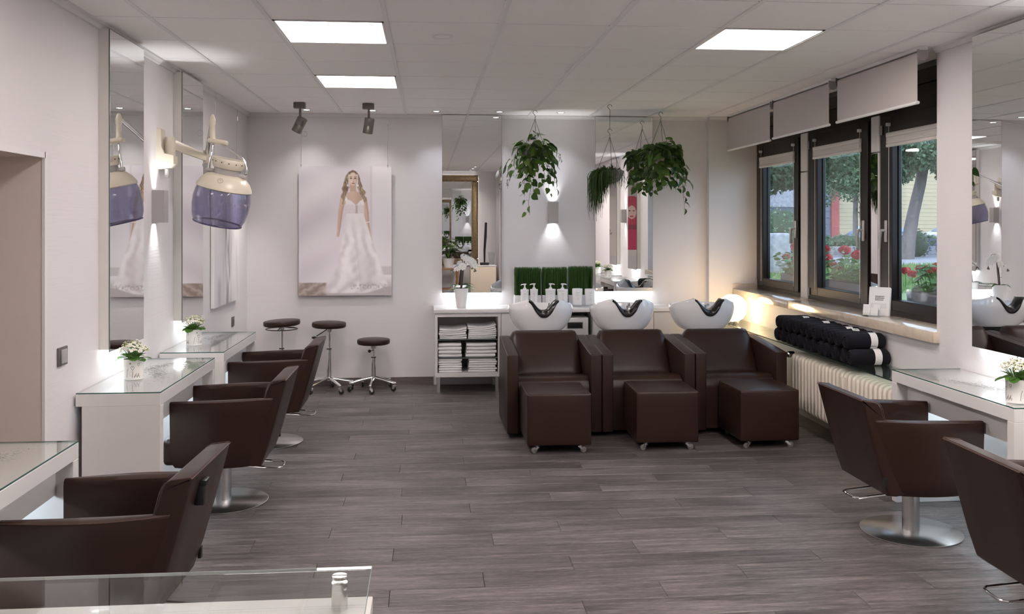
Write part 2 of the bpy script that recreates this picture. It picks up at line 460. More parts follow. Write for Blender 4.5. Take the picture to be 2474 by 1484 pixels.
# ---- walls
D0, D1, DZ = 3.0, 4.608, 1.955     # doorway niche in the left wall
wl = MB()
wl.box(XL - 0.15, XL, D1, YB + 0.15, 0, ZC + 0.2)
wl.box(XL - 0.15, XL, YF - 0.15, D0, 0, ZC + 0.2)
wl.box(XL - 0.15, XL, D0, D1, DZ, ZC + 0.2)
wl = struct(wl.build('wall_left', M['wall'], smooth=0))
nl = MB()
nl.box(XL - 1.0, XL - 0.15, D1 - 0.004, D1 + 0.12, 0, DZ + 0.1); nl.box(XL - 1.0, XL - 0.15, D0 - 0.12, D0, 0, DZ + 0.1)
nl.box(XL - 1.1, XL - 1.0, D0 - 0.12, D1 + 0.12, 0, DZ + 0.1); nl.box(XL - 1.0, XL - 0.15, D0 - 0.1, D1 + 0.1, DZ - 0.004, DZ + 0.1)
nl.box(XL - 0.15, XL - 0.001, D1 - 0.004, D1 + 0.0, 0, DZ); nl.box(XL - 0.15, XL - 0.001, D0, D1 - 0.004, DZ - 0.004, DZ)
nl.build('niche_lining', M['niche'], wl, smooth=0)
ed = MB(); ed.box(XL - 0.01, XL + 0.004, D1 - 0.008, D1 + 0.02, 0, DZ + 0.02); ed.box(XL - 0.01, XL + 0.004, D0, D1, DZ - 0.008, DZ + 0.02)
ed.build('niche_edge_bead', M['plaster'], wl, smooth=0)
MB().box(XL - 1.0, XL, D0, D1, -0.05, -0.001).build('niche_floor', M['base'], wl, smooth=0)

wb = MB().box(XL - 0.15, XW + 0.06, YB, YB + 0.15, 0, ZC + 0.2)
wb = struct(wb.build('wall_back', M['wall'], smooth=0))
MB().box(2.884, XW + 0.06, YP, YB + 0.01, 0, ZC).build('pilaster', M['wall'], wb, smooth=0)

wr = MB()
wr.box(XR, XR + 0.45, YF - 0.15, YN, 0, ZC + 0.2)
wr.box(XR + 0.004, XR + 0.40, YN, YP, 0, 0.89)
wr.box(XW + 0.06, XW + 0.30, YN, YP, 2.45, ZC + 0.2)
wr = struct(wr.build('wall_right', M['wall'], smooth=0))
wf = struct(MB().box(XL - 0.15, XR + 0.45, YF - 0.15, YF, 0, ZC + 0.2).build('wall_front', M['wall'], smooth=0))

# baseboards
bb = MB(); bb.box(XL, 0.05, YB - 0.014, YB, 0, 0.082)
struct(bb.build('baseboard_back', M['base'], smooth=0))
struct(MB().box(XL, XL + 0.014, D1 + 0.03, YB - 0.014, 0, 0.082).build('baseboard_left', M['base'], smooth=0))
struct(MB().box(XR - 0.014, XR, YF, YN, 0, 0.082).build('baseboard_right', M['base'], smooth=0))

# cornice (cove) trims
def cove(name, pts_a, pts_b, ins):
    """profile swept between a and b; ins = inward direction (x,y)"""
    prof = [(0, 0), (0.034, 0), (0.032, -0.010), (0.022, -0.014), (0.014, -0.022), (0.010, -0.034), (0.0, -0.036)]
    vs = []
    for c in (pts_a, pts_b):
        for d, z in prof: vs.append((c[0] + ins[0] * d, c[1] + ins[1] * d, ZC + z))
    n = len(prof)
    fs = [(i, (i + 1) % n, n + (i + 1) % n, n + i) for i in range(n)] + [tuple(range(n - 1, -1, -1)), tuple(range(n, 2 * n))]
    return struct(MB().add(vs, fs).build(name, M['plaster'], smooth=30))
cove('trim_1', (XL, YF), (XL, YB), (1, 0))
cove('trim_2', (XL, YB), (2.884, YB), (0, -1))
cove('trim_3', (2.884, YP), (XW, YP), (0, -1))
cove('trim_4', (XR, YF), (XR, YN), (-1, 0))

# ---- stone sill
sill = MB()
sill.rbox(3.13, XW + 0.02, 5.60, 7.98, 0.89, 0.962, 0.006, 2)
sill.rbox(3.13, XW + 0.02, 7.983, YP, 0.89, 0.962, 0.006, 2)
sill.box(3.134, XW + 0.02, YP - 0.018, YP - 0.001, 0.962, 1.012)
struct(sill.build('trim_5', M['sill'], smooth=30))

# ---- windows: outer frame, sash, pane, handle, folded pleated shade
def window(n, y0, y1, gy0, gy1):
    """frame spans y0..y1, glass gy0..gy1"""
    zb, zt, gb, gt = 0.962, 2.45, 1.08, 2.30
    fr = MB(); X0, X1 = XW, XW + 0.075
    fr.box(X0, X1, y0, y0 + 0.05, zb, zt); fr.box(X0, X1, y1 - 0.05, y1, zb, zt)
    fr.box(X0, X1, y0 + 0.05, y1 - 0.05, zb, zb + 0.045); fr.box(X0, X1, y0 + 0.05, y1 - 0.05, 2.42, zt)
    w_ = struct(fr.build('window_%d' % n, M['brown'], smooth=0))
    sa = MB(); a0, a1 = y0 + 0.045, y1 - 0.045
    xs0, xs1 = XW - 0.016, XW + 0.06
    sa.rbox(xs0, xs1, a0, gy0, zb + 0.04, 2.425, 0.004, 1); sa.rbox(xs0, xs1, gy1, a1, zb + 0.04, 2.425, 0.004, 1)
    sa.rbox(xs0, xs1, gy0 - 0.002, gy1 + 0.002, zb + 0.04, gb, 0.004, 1); sa.rbox(xs0, xs1, gy0 - 0.002, gy1 + 0.002, gt, 2.425, 0.004, 1)
    sash = sa.build('sash', M['brown'], w_)
    sp = MB()
    sp.box(XW + 0.03, XW + 0.05, gy1 - 0.012, gy1, gb, gt); sp.box(XW + 0.03, XW + 0.05, gy0, gy0 + 0.012, gb, gt)
    sp.build('glazing_bead', M['black'], w_, smooth=0)
    MB().box(XW + 0.036, XW + 0.042, gy0, gy1, gb, gt).build('pane', M['pane'], w_, smooth=0)
    # handle on the near sash stile (window 3: on the far stile)
    hy = (gy0 + a0) / 2 if n < 3 else (gy1 + a1) / 2 + 0.0
    h = MB(); h.rbox(xs0 - 0.012, xs0, hy - 0.016, hy + 0.016, 1.50, 1.66, 0.004, 2)
    h.tube([(xs0 - 0.01, hy, 1.585), (xs0 - 0.045, hy, 1.585)], 0.010, 10)
    h.tube([(xs0 - 0.045, hy, 1.59), (xs0 - 0.047, hy + 0.01, 1.54), (xs0 - 0.045, hy + 0.02, 1.45)], [0.012, 0.011, 0.009], 10)
    h.build('window_handle', M['cream_metal'], w_)
    # hinges
    hg = MB()
    for z in (1.03, 2.33):
        hg.cyl((xs0 - 0.008, a1 - 0.02 if n < 3 else a1 - 0.02, z - 0.035), (xs0 - 0.008, a1 - 0.02, z + 0.035), 0.008, n=10)
    hg.build('hinge', M['grey_p'], w_)
    # pleated shade folded up under its rail
    ps = MB(); zt2 = 2.29
    ps.rbox(xs0 - 0.024, xs0 - 0.002, gy0 - 0.03, gy1 + 0.05, zt2 - 0.02, zt2 + 0.012, 0.003, 2)
    for k in range(4):
        ps.prism([(xs0 - 0.022, zt2 - 0.021 - k * 0.012), (xs0 - 0.002, zt2 - 0.026 - k * 0.012), (xs0 - 0.022, zt2 - 0.031 - k * 0.012)], 1, gy0 - 0.028, gy1 + 0.048)
    ps.box(xs0 - 0.014, xs0 - 0.003, gy0 - 0.026, gy1 + 0.046, zt2 - 0.075, zt2 - 0.018)
    ps.rbox(xs0 - 0.024, xs0 - 0.002, gy0 - 0.03, gy1 + 0.05, zt2 - 0.094, zt2 - 0.07, 0.003, 2)
    ps.build('pleated_shade', M['shade'], w_)
    cd = MB()
    for yy in (gy0 - 0.015, gy1 + 0.03):
        cd.tube([(xs0 - 0.010, yy, 1.05), (xs0 - 0.010, yy, 2.36)], 0.0022, 6)
        cd.rbox(xs0 - 0.03, xs0, yy - 0.012, yy + 0.012, 2.35, 2.375, 0.004, 2)
    cd.build('shade_cord', M['shade'], w_)
    return w_
M['cream_metal'] = mat('silver_handle', srgb(205, 202, 198), 0.3, metal=0.5)
M['shade'] = mat('white_shade', srgb(222, 217, 212), 0.6)
window(1, 8.31, 9.49, 8.455, 9.262)
window(2, 6.94, 8.16, 7.11, 7.925)
window(3, 5.63, 6.81, 5.76, 6.60)
# dark head panel above the windows (shutter box) and white posts between the windows
hp = MB()
hp.box(XW + 0.02, XW + 0.06, YN, YP, 2.45, 2.60); hp.box(XW, XW + 0.06, YN, YP, 2.605, 2.70)
struct(hp.build('trim_6', M['brown'], smooth=0))
p1 = MB(); p1.rbox(XW - 0.012, XW + 0.09, 8.162, 8.308, 0.962, 2.10, 0.004, 1); p1.rbox(XW - 0.012, XW + 0.09, 8.162, 8.308, 2.108, 2.45, 0.004, 1)
struct(p1.build('trim_7', M['lacq_m']))
p2 = MB(); p2.rbox(XW - 0.012, XW + 0.09, 6.812, 6.938, 0.962, 2.17, 0.004, 1); p2.rbox(XW - 0.012, XW + 0.09, 6.812, 6.938, 2.178, 2.45, 0.004, 1)
post2 = struct(p2.build('trim_8', M['lacq_m']))
MB().box(XW - 0.016, XW - 0.012, 6.822, 6.928, 0.97, 2.165).build('mirror_strip', M['mirror'], post2, smooth=0)

# ---- roller blinds
def blind(y0, y1, zb, label):
    t = thing('roller_blind', label, 'roller blind', (3.06, (y0 + y1) / 2, 2.38), group='roller blinds over the windows')
    h = (y1 - y0) / 2; zt = 2.675 - 2.38; b = zb - 2.38
    MB().box(-0.022, 0.022, -h - 0.02, h + 0.02, 0.335, 0.357).build('mounting_rail', M['bar'], t, smooth=0)
    MB().cyl((0, -h, zt + 0.01), (0, h, zt + 0.01), 0.026, n=20).build('roller_tube', M['fabric'], t)
    MB().box(-0.0275, -0.0262, -h + 0.012, h - 0.012, b + 0.01, zt + 0.012).build('fabric_sheet', M['fabric'], t, smooth=0)
    MB().cyl((-0.027, -h + 0.002, b + 0.004), (-0.027, h - 0.002, b + 0.004), 0.0105, n=12).build('bottom_bar', M['bar'], t)
    for s_ in (-1, 1):
        br = [(-0.034 + 0.0 , 0.34), (0.034, 0.34)] + [(0.034 * math.cos(a), zt + 0.01 - 0.034 * math.sin(a)) for a in [PI * k / 10 for k in range(11)]]
        MB().prism(br, 1, s_ * h - 0.006, s_ * h + 0.006).build('bracket', M['grey_p'] if s_ < 0 else M['greyd'], t)
    return t
blind(8.14, 9.33, 2.372, 'grey roller blind in the far corner, over the smallest visible window')
blind(6.90, 8.08, 2.382, 'middle grey roller blind of the three above the windows')
blind(5.60, 6.775, 2.386, 'nearest and largest grey roller blind, beside the white pier')

# ---- wall switch and socket
t = thing('light_switch', 'grey square light switch on the left wall beside the doorway niche', 'switch', (XL, 4.81, 0.985))
MB().rbox(0, 0.010, -0.058, 0.058, -0.046, 0.046, 0.003, 2).build('cover_plate', M['greyd'], t)
MB().rbox(0.010, 0.017, -0.034, 0.034, -0.034, 0.034, 0.003, 2).build('rocker', M['grey_p'], t)
t = thing('wall_socket', 'small dark wall socket below the abstract canvas on the left wall', 'socket', (XL, 8.87, 0.73))
MB().rbox(0, 0.010, -0.05, 0.05, -0.045, 0.045, 0.003, 2).build('cover_plate', M['greyd'], t)
MB().cyl((0.0102, 0, 0), (0.0112, 0, 0), 0.024, n=20).build('socket_well', M['black'], t)

# ---- mirrors
def wall_mirror(label, loc, wdt, hgt, th, rz, group='tall wall mirrors', led=True):
    """local: back on plane x=0 facing +x, width along y, bottom at z=0"""
    t = thing('wall_mirror', label, 'mirror', loc, rz, group)
    h = wdt / 2
    MB().box(0, th - 0.006, -h + 0.002, h - 0.002, 0.012, hgt).build('mirror_box', M['mirror_side'], t, smooth=0)
    MB().box(th - 0.006, th - 0.001, -h, h, 0.0, hgt).build('glass_edge', M['edge_dark'], t, smooth=0)
    MB().box(th - 0.001, th, -h + 0.002, h - 0.002, 0.002, hgt - 0.002).build('mirror_glass', M['mirror'], t, smooth=0)
    if led:
        MB().box(0.012, 0.040, -h + 0.03, h - 0.03, 0.004, 0.0118).build('led_strip', M['led'], t, smooth=0)
    return t
wall_mirror('tall mirror on the left wall behind the middle styling desk', (XL, 5.645, 0.932), 0.62, 1.775, 0.06, 0)
wall_mirror('tall mirror on the left wall behind the far styling desk', (XL, 7.172, 0.932), 0.615, 1.785, 0.06, 0)
wall_mirror('tall mirror on the back wall above the orchid', (0.439, YB, 0.933), 0.604, 1.80, 0.05, -PI / 2)
wall_mirror('tall mirror on the back wall behind the middle wash basin', (2.001, YB, 0.938), 0.60, 1.79, 0.05, -PI / 2)
wall_mirror('tall mirror on the right-hand pier above the right styling desk', (XR, 4.84, 0.932), 0.62, 1.78, 0.06, PI)
wall_mirror('tall mirror further along the right wall, seen only in reflection', (XR, 3.34, 0.932), 0.62, 1.78, 0.06, PI)
wall_mirror('tall mirror at the near end of the left wall, out of view', (XL, 2.30, 0.932), 0.62, 1.78, 0.06, 0)

# ---- up-and-down wall lamps
def wall_lamp(label, loc, rz, wd=0.10):
    t = thing('wall_lamp', label, 'wall lamp', loc, rz, 'up-and-down wall lamps')
    b = MB(); h = wd / 2; d = 0.08
    b.box(0, 0.004, -h, h, 0, 0.212)
    b.box(d - 0.004, d, -h, h, 0, 0.212); b.box(0.004, d - 0.004, -h, -h + 0.004, 0, 0.212); b.box(0.004, d - 0.004, h - 0.004, h, 0, 0.212)
    b.build('lamp_body', M['grey_p'], t, smooth=0)
    MB().box(0.004, d - 0.004, -h + 0.004, h - 0.004, 0.09, 0.12).build('lamp_core', M['greyd'], t, smooth=0)
    light('lamp_up', 'SPOT', (0.030, 0, 0.15), 7, (0.95, 0.97, 1.0), (PI, R(4), 0), t, 0.02, 70, 1.0)
    light('lamp_down', 'SPOT', (0.030, 0, 0.06), 6, (0.95, 0.97, 1.0), (0, R(4), 0), t, 0.02, 70, 1.0)
    return t
wall_lamp('grey up-and-down wall lamp on the left wall between two tall mirrors', (XL, 6.375, 1.643), 0)
wall_lamp('grey up-and-down wall lamp on the back wall under the big hanging plant', (1.268, YB, 1.643), -PI / 2)
wall_lamp('grey up-and-down wall lamp on the right wall, seen only in reflection', (XR, 4.09, 1.643), PI)

# ---- recessed downlights
for k, x in enumerate((-1.178, -0.543, 0.078, 0.70, 1.312)):
    lab = ['recessed downlight beside the left spotlight', 'recessed downlight beside the right spotlight', 'recessed downlight left of the back-wall mirror above the orchid',
           'recessed downlight just above the back-wall mirror over the orchid', 'recessed downlight right of the hook of the big hanging plant'][k]
    t = thing('recessed_downlight', lab, 'downlight', (x, 9.275, ZC), group='downlights along the back wall')
    MB().lathe([(0.026, 0.0), (0.040, -0.004), (0.046, -0.002), (0.046, 0.002), (0.03, 0.002)], n=24).build('trim_ring', M['chrome'], t)
    MB().lathe([(0.0, -0.001), (0.027, -0.001), (0.027, 0.003)], n=20).build('lens', M['dl'], t)
    light('downlight_beam', 'SPOT', (0, 0, -0.008), 6.5, (0.86, 0.90, 1.0) if k > 1 else (1, 0.95, 0.9), (0, 0, 0), t, 0.025, 95, 0.8)
for k, (x, y) in enumerate(((0.92, 0.55), (0.90, -0.05), (0.88, -0.65))):
    t = thing('recessed_downlight', ['recessed downlight nearest the camera, seen in the rear mirror', 'middle recessed downlight of the front row, seen in the rear mirror', 'recessed downlight nearest the gilt mirror, seen in the rear mirror'][k], 'downlight', (x, y, ZC), group='downlights at the front of the room')
    MB().lathe([(0.026, 0.0), (0.040, -0.004), (0.046, -0.002), (0.046, 0.002), (0.03, 0.002)], n=24).build('trim_ring', M['chrome'], t)
    MB().lathe([(0.0, -0.001), (0.027, -0.001), (0.027, 0.003)], n=20).build('lens', M['dl'], t)
    light('downlight_beam', 'SPOT', (0, 0, -0.008), 9, (1, 0.95, 0.9), (0, 0, 0), t, 0.025, 110, 0.8)
t = thing('ceiling_speaker', 'round white speaker grille set into a ceiling tile', 'speaker', (0.08, 5.533, ZC))
MB().lathe([(0.045, -0.004), (0.058, -0.008), (0.064, -0.004), (0.064, 0.001)], n=32).build('outer_ring', M['bar'], t)
MB().lathe([(0.0, -0.005), (0.046, -0.005), (0.046, 0)], n=32).build('grille', M['tile'], t)

# ---- ceiling spotlights
def spot(label, x, y, tilt, az, e):
    t = thing('ceiling_spotlight', label, 'spotlight', (x, y, ZC), group='grey spotlights on the ceiling')
    MB().rbox(-0.052, 0.052, -0.035, 0.035, -0.052, -0.004, 0.004, 2).build('mounting_box', M['greyd'], t)
    MB().cyl((0.005, 0, -0.052), (0.005, 0, -0.15), 0.011, n=12).build('stem', M['greyd'], t)
    m = Matrix.Translation((0.005, 0, -0.19)) @ Matrix.Rotation(az, 4, 'Z') @ Matrix.Rotation(tilt, 4, 'X')
    h = MB().lathe([(0.0, 0.055), (0.044, 0.055), (0.046, 0.05), (0.046, -0.005), (0.044, -0.008), (0.044, -0.012), (0.046, -0.015), (0.046, -0.085), (0.041, -0.085), (0.041, -0.06), (0, -0.06)], n=28, m=m)
    h.build('spot_head', M['steel_d'], t)
    MB().lathe([(0.0, -0.066), (0.0405, -0.066), (0.0405, -0.062), (0, -0.062)], n=24, m=m).build('spot_lens', M['black'], t)
    lo = light('spot_beam', 'SPOT', (0, 0, 0), e, (1.0, 0.93, 0.84), (0, 0, 0), t, 0.02, 62, 0.9)
    lo.matrix_local = m @ Matrix.Translation((0, 0, -0.09))
M['steel_d'] = mat('grey_brushed_head', srgb(128, 122, 118), 0.38, metal=0.7)
spot('grey ceiling spotlight on the left, head tilted steeply to the left', -1.17, 8.72, R(30), R(65), 22)
spot('grey ceiling spotlight on the right, head hanging almost upright', -0.55, 8.73, R(16), R(35), 14)
# ================================================================== STYLING DESKS
def speckle_mesh(hx, hy, clusters, seed):
    r = random.Random(seed); mb = MB()
    for cx, cy, sx, sy, n, ang in clusters:
        for _ in range(n):
            u, v = r.gauss(0, 1), r.gauss(0, 1)
            x = cx + u * sx * math.cos(ang) - v * sy * math.sin(ang); y = cy + u * sx * math.sin(ang) + v * sy * math.cos(ang)
            if abs(x) > hx or abs(y) > hy: continue
            a = r.uniform(0, PI); l = r.uniform(0.002, 0.007); wd = r.uniform(0.0007, 0.0013)
            dx, dy = math.cos(a), math.sin(a)
            mb.add([(x - dx * l - dy * wd, y - dy * l + dx * wd, 0), (x + dx * l - dy * wd, y + dy * l + dx * wd, 0), (x + dx * l + dy * wd, y + dy * l - dx * wd, 0), (x - dx * l + dy * wd, y - dy * l - dx * wd, 0)], [(0, 1, 2, 3)])
    return mb
M['speck'] = mat('grey_print', (0.07, 0.065, 0.065, 1), 0.5)
def desk(label, loc, rz, ly, dx, seed):
    """local: wall side x=0, front x=dx, length along y centred"""
    t = thing('styling_desk', label, 'desk', loc, rz, 'white styling desks along the walls')
    h = ly / 2; zt = 0.775
    MB().rbox(0, dx, -h, h, zt - 0.070, zt - 0.007, 0.002, 1).build('table_top', M['lacq'], t)
    gl = MB(); gl.rbox(0.002, dx - 0.002, -h + 0.002, h - 0.002, zt - 0.006, zt, 0.001, 1)
    g = gl.build('glass_plate', M['deskglass'], t)
    e = MB()
    e.box(dx - 0.002, dx - 0.0005, -h + 0.002, h - 0.002, zt - 0.0062, zt - 0.0004)
    for s_ in (-1, 1): e.box(0.002, dx - 0.002, s_ * (h - 0.001) - 0.0008, s_ * (h - 0.001) + 0.0008, zt - 0.0062, zt - 0.0004)
    e.build('glass_rim', M['gedge'], t, smooth=0)
    sp = speckle_mesh(dx / 2 - 0.02, h - 0.05, [(0.02, 0.02, 0.028, 0.13, 520, 0.35), (-0.03, 0.27, 0.030, 0.10, 420, -0.35), (-0.09, 0.10, 0.02, 0.12, 200, 0.1)], seed)
    sp.build('speckle_print', M['speck'], t, smooth=0, fix=False, loc=(dx / 2, 0, zt + 0.0002), kind='stuff')
    for s_ in (-1, 1):
        y0, y1 = (-h, -h + 0.055) if s_ < 0 else (h - 0.055, h)
        MB().rbox(0.03, dx - 0.0, y0, y1, 0, zt - 0.0702, 0.002, 1).build('side_panel', M['lacq_m'], t)
    MB().box(dx - 0.085, dx - 0.068, -h + 0.055, h - 0.055, zt - 0.20, zt - 0.0702).build('apron', M['lacq_m'], t, smooth=0)
    MB().box(0.012, 0.024, -h + 0.056, h - 0.056, 0.02, zt - 0.0702).build('back_panel', M['lacq_m'], t, smooth=0)
    MB().box(0.03, 0.055, -h + 0.08, h - 0.08, zt - 0.084, zt - 0.0705).build('led_strip', M['led_d'], t, smooth=0)
    return t
M['deskglass'] = thin_glass('desk_glass', (0.985, 0.995, 0.99, 1), 1.52)
M['led_d'] = emis('led_cool', (0.75, 0.90, 1.0, 1), 16.0)
desk('white styling desk furthest back on the left, with a potted flower under the far mirror', (XL + 0.012, 7.055, 0), 0, 1.19, 0.42, 1)
desk('white styling desk in the middle of the left row, carrying a potted flower', (XL + 0.012, 5.58, 0), 0, 1.235, 0.42, 2)
desk('white styling desk cut off by the left edge of the picture', (XL + 0.012, 3.27, 0), 0, 1.235, 0.40, 3)
desk('white styling desk on the right, at the end of the radiator', (XR - 0.012, 4.765, 0), PI, 1.17, 0.425, 4)
desk('white styling desk further along the right wall, seen only in mirrors', (XR - 0.012, 3.27, 0), PI, 1.17, 0.425, 5)

# ================================================================== STYLING CHAIRS (local forward = +x)
def arm_mesh(sgn):
    """padded side: straight inside, bulging outside, rear end follows the leaning back"""
    nu = 14; secs = []
    for i in range(nu + 1):
        u = i / nu
        th = 0.040 + 0.048 * math.sin(PI * min(1, u ** 1.15 * 1.02)) ** 0.9 - 0.012 * u
        pin = 0.0 if u < 0.92 else (u - 0.92) / 0.08 * 0.5
        ring = []
        def P(w, yo):
            xr = -0.235 - 0.115 * w ** 0.95
            x = 0.235 + (xr - 0.235) * u
            z = 0.268 + (0.372 + 0.016 * u) * w
            # rounded lower front corner
            if u < 0.12 and w < 0.12: x -= 0.02 * (1 - u / 0.12) * (1 - w / 0.12)
            return (x, sgn * yo, z)
        yi = 0.243
        def out(w): return yi + th * (1 - pin) - 0.022 * (1 - w) ** 1.6
        for w in (0.0, 0.1, 0.4, 0.7, 0.93): ring.append(P(w, yi))
        ring.append(P(0.975, yi + 0.003)); ring.append(P(1.0, yi + th * 0.28 * (1 - pin)))
        ring.append(P(1.0, yi + th * 0.72 * (1 - pin))); ring.append(P(0.985, out(1) - 0.002)); ring.append(P(0.965, out(0.97)))
        for w in (0.8, 0.6, 0.4, 0.2, 0.06): ring.append(P(w, out(w)))
        ring.append(P(0.0, out(0.0) - 0.012))
        secs.append(ring)
    n = len(secs[0]); vs = [p for r_ in secs for p in r_]; fs = []
    for i in range(nu):
        for j in range(n):
            fs.append((i * n + j, i * n + (j + 1) % n, (i + 1) * n + (j + 1) % n, (i + 1) * n + j))
    fs += [tuple(range(n - 1, -1, -1)), tuple(nu * n + j for j in range(n))]
    seam = [secs[i][8] for i in range(nu + 1)]
    return MB().add(vs, fs), seam
def back_mesh():
    prof = [(-0.165, 0.275), (-0.20, 0.40), (-0.247, 0.55), (-0.281, 0.665), (-0.290, 0.70), (-0.298, 0.722), (-0.310, 0.738), (-0.330, 0.749), (-0.395, 0.757), (-0.401, 0.751),
            (-0.388, 0.70), (-0.345, 0.54), (-0.300, 0.38), (-0.262, 0.272), (-0.22, 0.266)]
    ys = [(-0.268, 0.010), (-0.262, 0.003), (-0.252, 0), (-0.12, -0.0), (0, 0), (0.12, 0), (0.252, 0), (0.262, 0.003), (0.268, 0.010)]
    cx = sum(p[0] for p in prof) / len(prof); cz = sum(p[1] for p in prof) / len(prof)
    vs = []; n = len(prof)
    for y, ins in ys:
        for i, (x, z) in enumerate(prof):
            a = Vector(prof[i - 1]); b = Vector(prof[(i + 1) % n]); tdir = (b - a).normalized(); nrm = Vector((-tdir.y, tdir.x))
            if nrm.dot(Vector((cx - x, cz - z))) < 0: nrm = -nrm
            vs.append((x + nrm.x * ins, y, z + nrm.y * ins))
    fs = []
    for k in range(len(ys) - 1):
        for i in range(n): fs.append((k * n + i, k * n + (i + 1) % n, (k + 1) * n + (i + 1) % n, (k + 1) * n + i))
    fs += [tuple(range(n - 1, -1, -1)), tuple((len(ys) - 1) * n + i for i in range(n))]
    return MB().add(vs, fs), prof
CH = 'brown leather styling chairs'
def make_chair(label, loc, rz):
    t = thing('styling_chair', label, 'chair', loc, rz, CH)
    for sg in (-1, 1):
        mb, seam = arm_mesh(sg)
        a = mb.build('armrest', M['leather'], t, smooth=50)
        MB().tube([(x, y + sg * 0.0008, z + 0.0012) for x, y, z in seam], 0.0016, 6).build('piping', M['seam'], a)
    mb, prof = back_mesh()
    b = mb.build('backrest', M['leather'], t, smooth=40)
    for sg in (-1, 1):
        MB().tube([(x + 0.0, sg * 0.266, z) for x, z in prof[1:10]], 0.0019, 6).build('piping', M['seam'], b)
    MB().tube([(-0.400, y, 0.7515) for y in (-0.262, -0.1, 0.1, 0.262)], 0.0016, 6).build('piping', M['seam'], b)
    MB().box(-0.288, -0.276, -0.012, 0.012, 0.30, 0.345, Matrix.Translation((0.0, -0.267, 0.02))).build('fabric_tag', M['black'], t, smooth=0)
    MB().rbox(-0.20, 0.285, -0.240, 0.240, 0.275, 0.425, 0.03, 4, puff=0.008).build('seat', M['leather'], t)
    MB().rbox(-0.17, 0.17, -0.16, 0.16, 0.248, 0.278, 0.004, 1).build('seat_plate', M['black'], t)
    MB().lathe([(0.044, 0.014), (0.044, 0.25)], n=32).build('column', M['steel'], t)
    MB().lathe([(0.0, 0.0), (0.255, 0.0), (0.2575, 0.003), (0.2575, 0.009), (0.253, 0.012), (0.055, 0.0165), (0.046, 0.0175), (0.0, 0.0175)], n=64).build('base_disc', M['steel'], t, smooth=50)
    pts = [(-0.05, -0.07, 0.235), (-0.18, -0.075, 0.225), (-0.325, -0.075, 0.212), (-0.345, -0.055, 0.210), (-0.348, 0.0, 0.21), (-0.345, 0.055, 0.210), (-0.325, 0.075, 0.212), (-0.18, 0.075, 0.225), (-0.05, 0.07, 0.235)]
    MB().tube(pts, 0.006, 10).build('pump_handle', M['chrome'], t)
    return t
ch0 = make_chair('brown leather styling chair nearest the back wall, in the left row', (-1.195, 7.17, 0), PI)
dup(ch0, (-1.20, 5.665, 0), PI, 'brown leather styling chair in the middle of the left row')
c3 = dup(ch0, (-1.190, 3.555, 0), R(178), 'brown leather styling chair in the left foreground, behind the glass counter')
for ch_ in c3.children:      # this one has its back set a little higher
    if ch_.name.startswith('backrest'): ch_.location.z += 0.020
hk = MB(); hk.rbox(-0.412, -0.376, -0.03, 0.03, 0.655, 0.675, 0.004, 2, Matrix.Translation((0.0, 0.10, 0.035)))
hk.rbox(-0.402, -0.368, -0.026, 0.026, 0.585, 0.66, 0.004, 2, Matrix.Translation((0.0, 0.10, 0.035)))
hk.build('back_clip', M['black'], c3, loc=(0, 0, 0.020))
dup(ch0, (2.552, 4.79, 0), R(0.5), 'brown leather styling chair on the right, facing the desk beside the radiator')
dup(ch0, (2.505, 3.43, 0), R(-2), 'brown leather styling chair cut off by the right edge of the picture')

# ================================================================== WASH UNITS
def basin_mesh():
    """ceramic bowl with neck notch at the front (-y); local origin at the bowl foot centre"""
    nA, nT = 72, 14
    H = 0.315
    def rim(a):
        # a=0 faces the front (-y)
        f = math.cos(a)
        z = 0.262 + 0.035 * f
        z -= 0.030 * (abs(math.sin(a))) ** 2.2
        d = a if a <= PI else a - 2 * PI
        n = math.exp(-abs(d / 0.34) ** 2.6)
        up = 0.014 * math.exp(-((abs(d) - 0.56) / 0.22) ** 2)
        return z + up - 0.140 * n
    def outer(a, t):
        ca, sa = math.cos(a), math.sin(a)
        zr = rim(a)
        z = zr * t
        h = min(1.0, z / 0.23)
        k = (1 - (1 - h) ** 1.9) ** 0.62
        rx = 0.155 + (0.287 - 0.155) * k; ry = 0.13 + (0.285 - 0.13) * k
        if z > 0.215: rx -= (z - 0.215) * 0.30; ry -= (z - 0.215) * 0.12
        p = 2.35
        den = (abs(sa) ** p + abs(ca) ** p) ** (1 / p)
        return (rx * sa / den, -ry * ca / den, z)
    vs = []; fs = []
    for j in range(nT + 1):
        for i in range(nA): vs.append(outer(2 * PI * i / nA, (j / nT)))
    nin = 12
    for j in range(nin + 1):
        t = 1 - j / nin
        for i in range(nA):
            a = 2 * PI * i / nA; x, y, z = outer(a, max(t, 0.0))
            zr = rim(a); s_ = 0.93 if j else 0.965
            zz = 0.035 + (zr - 0.035) * t + (0.004 if j == 0 else 0)
            q = outer(a, max(0.0, min(1, zz / zr)))
            sh = s_ * (0.35 + 0.65 * min(1, t * 2.2)) if t < 0.45 else s_
            vs.append((q[0] * sh, q[1] * sh, zz))
    tot = nT + 1 + nin + 1
    for j in range(tot - 1):
        for i in range(nA):
            k = (i + 1) % nA
            fs.append((j * nA + i, j * nA + k, (j + 1) * nA + k, (j + 1) * nA + i))
    fs.append(tuple(range(nA - 1, -1, -1))); fs.append(tuple((tot - 1) * nA + i for i in range(nA)))
    notch = [outer(d, 1.0) for d in [(-0.50 + 1.0 * k / 20) for k in range(21)]]
    return MB().add(vs, fs), notch
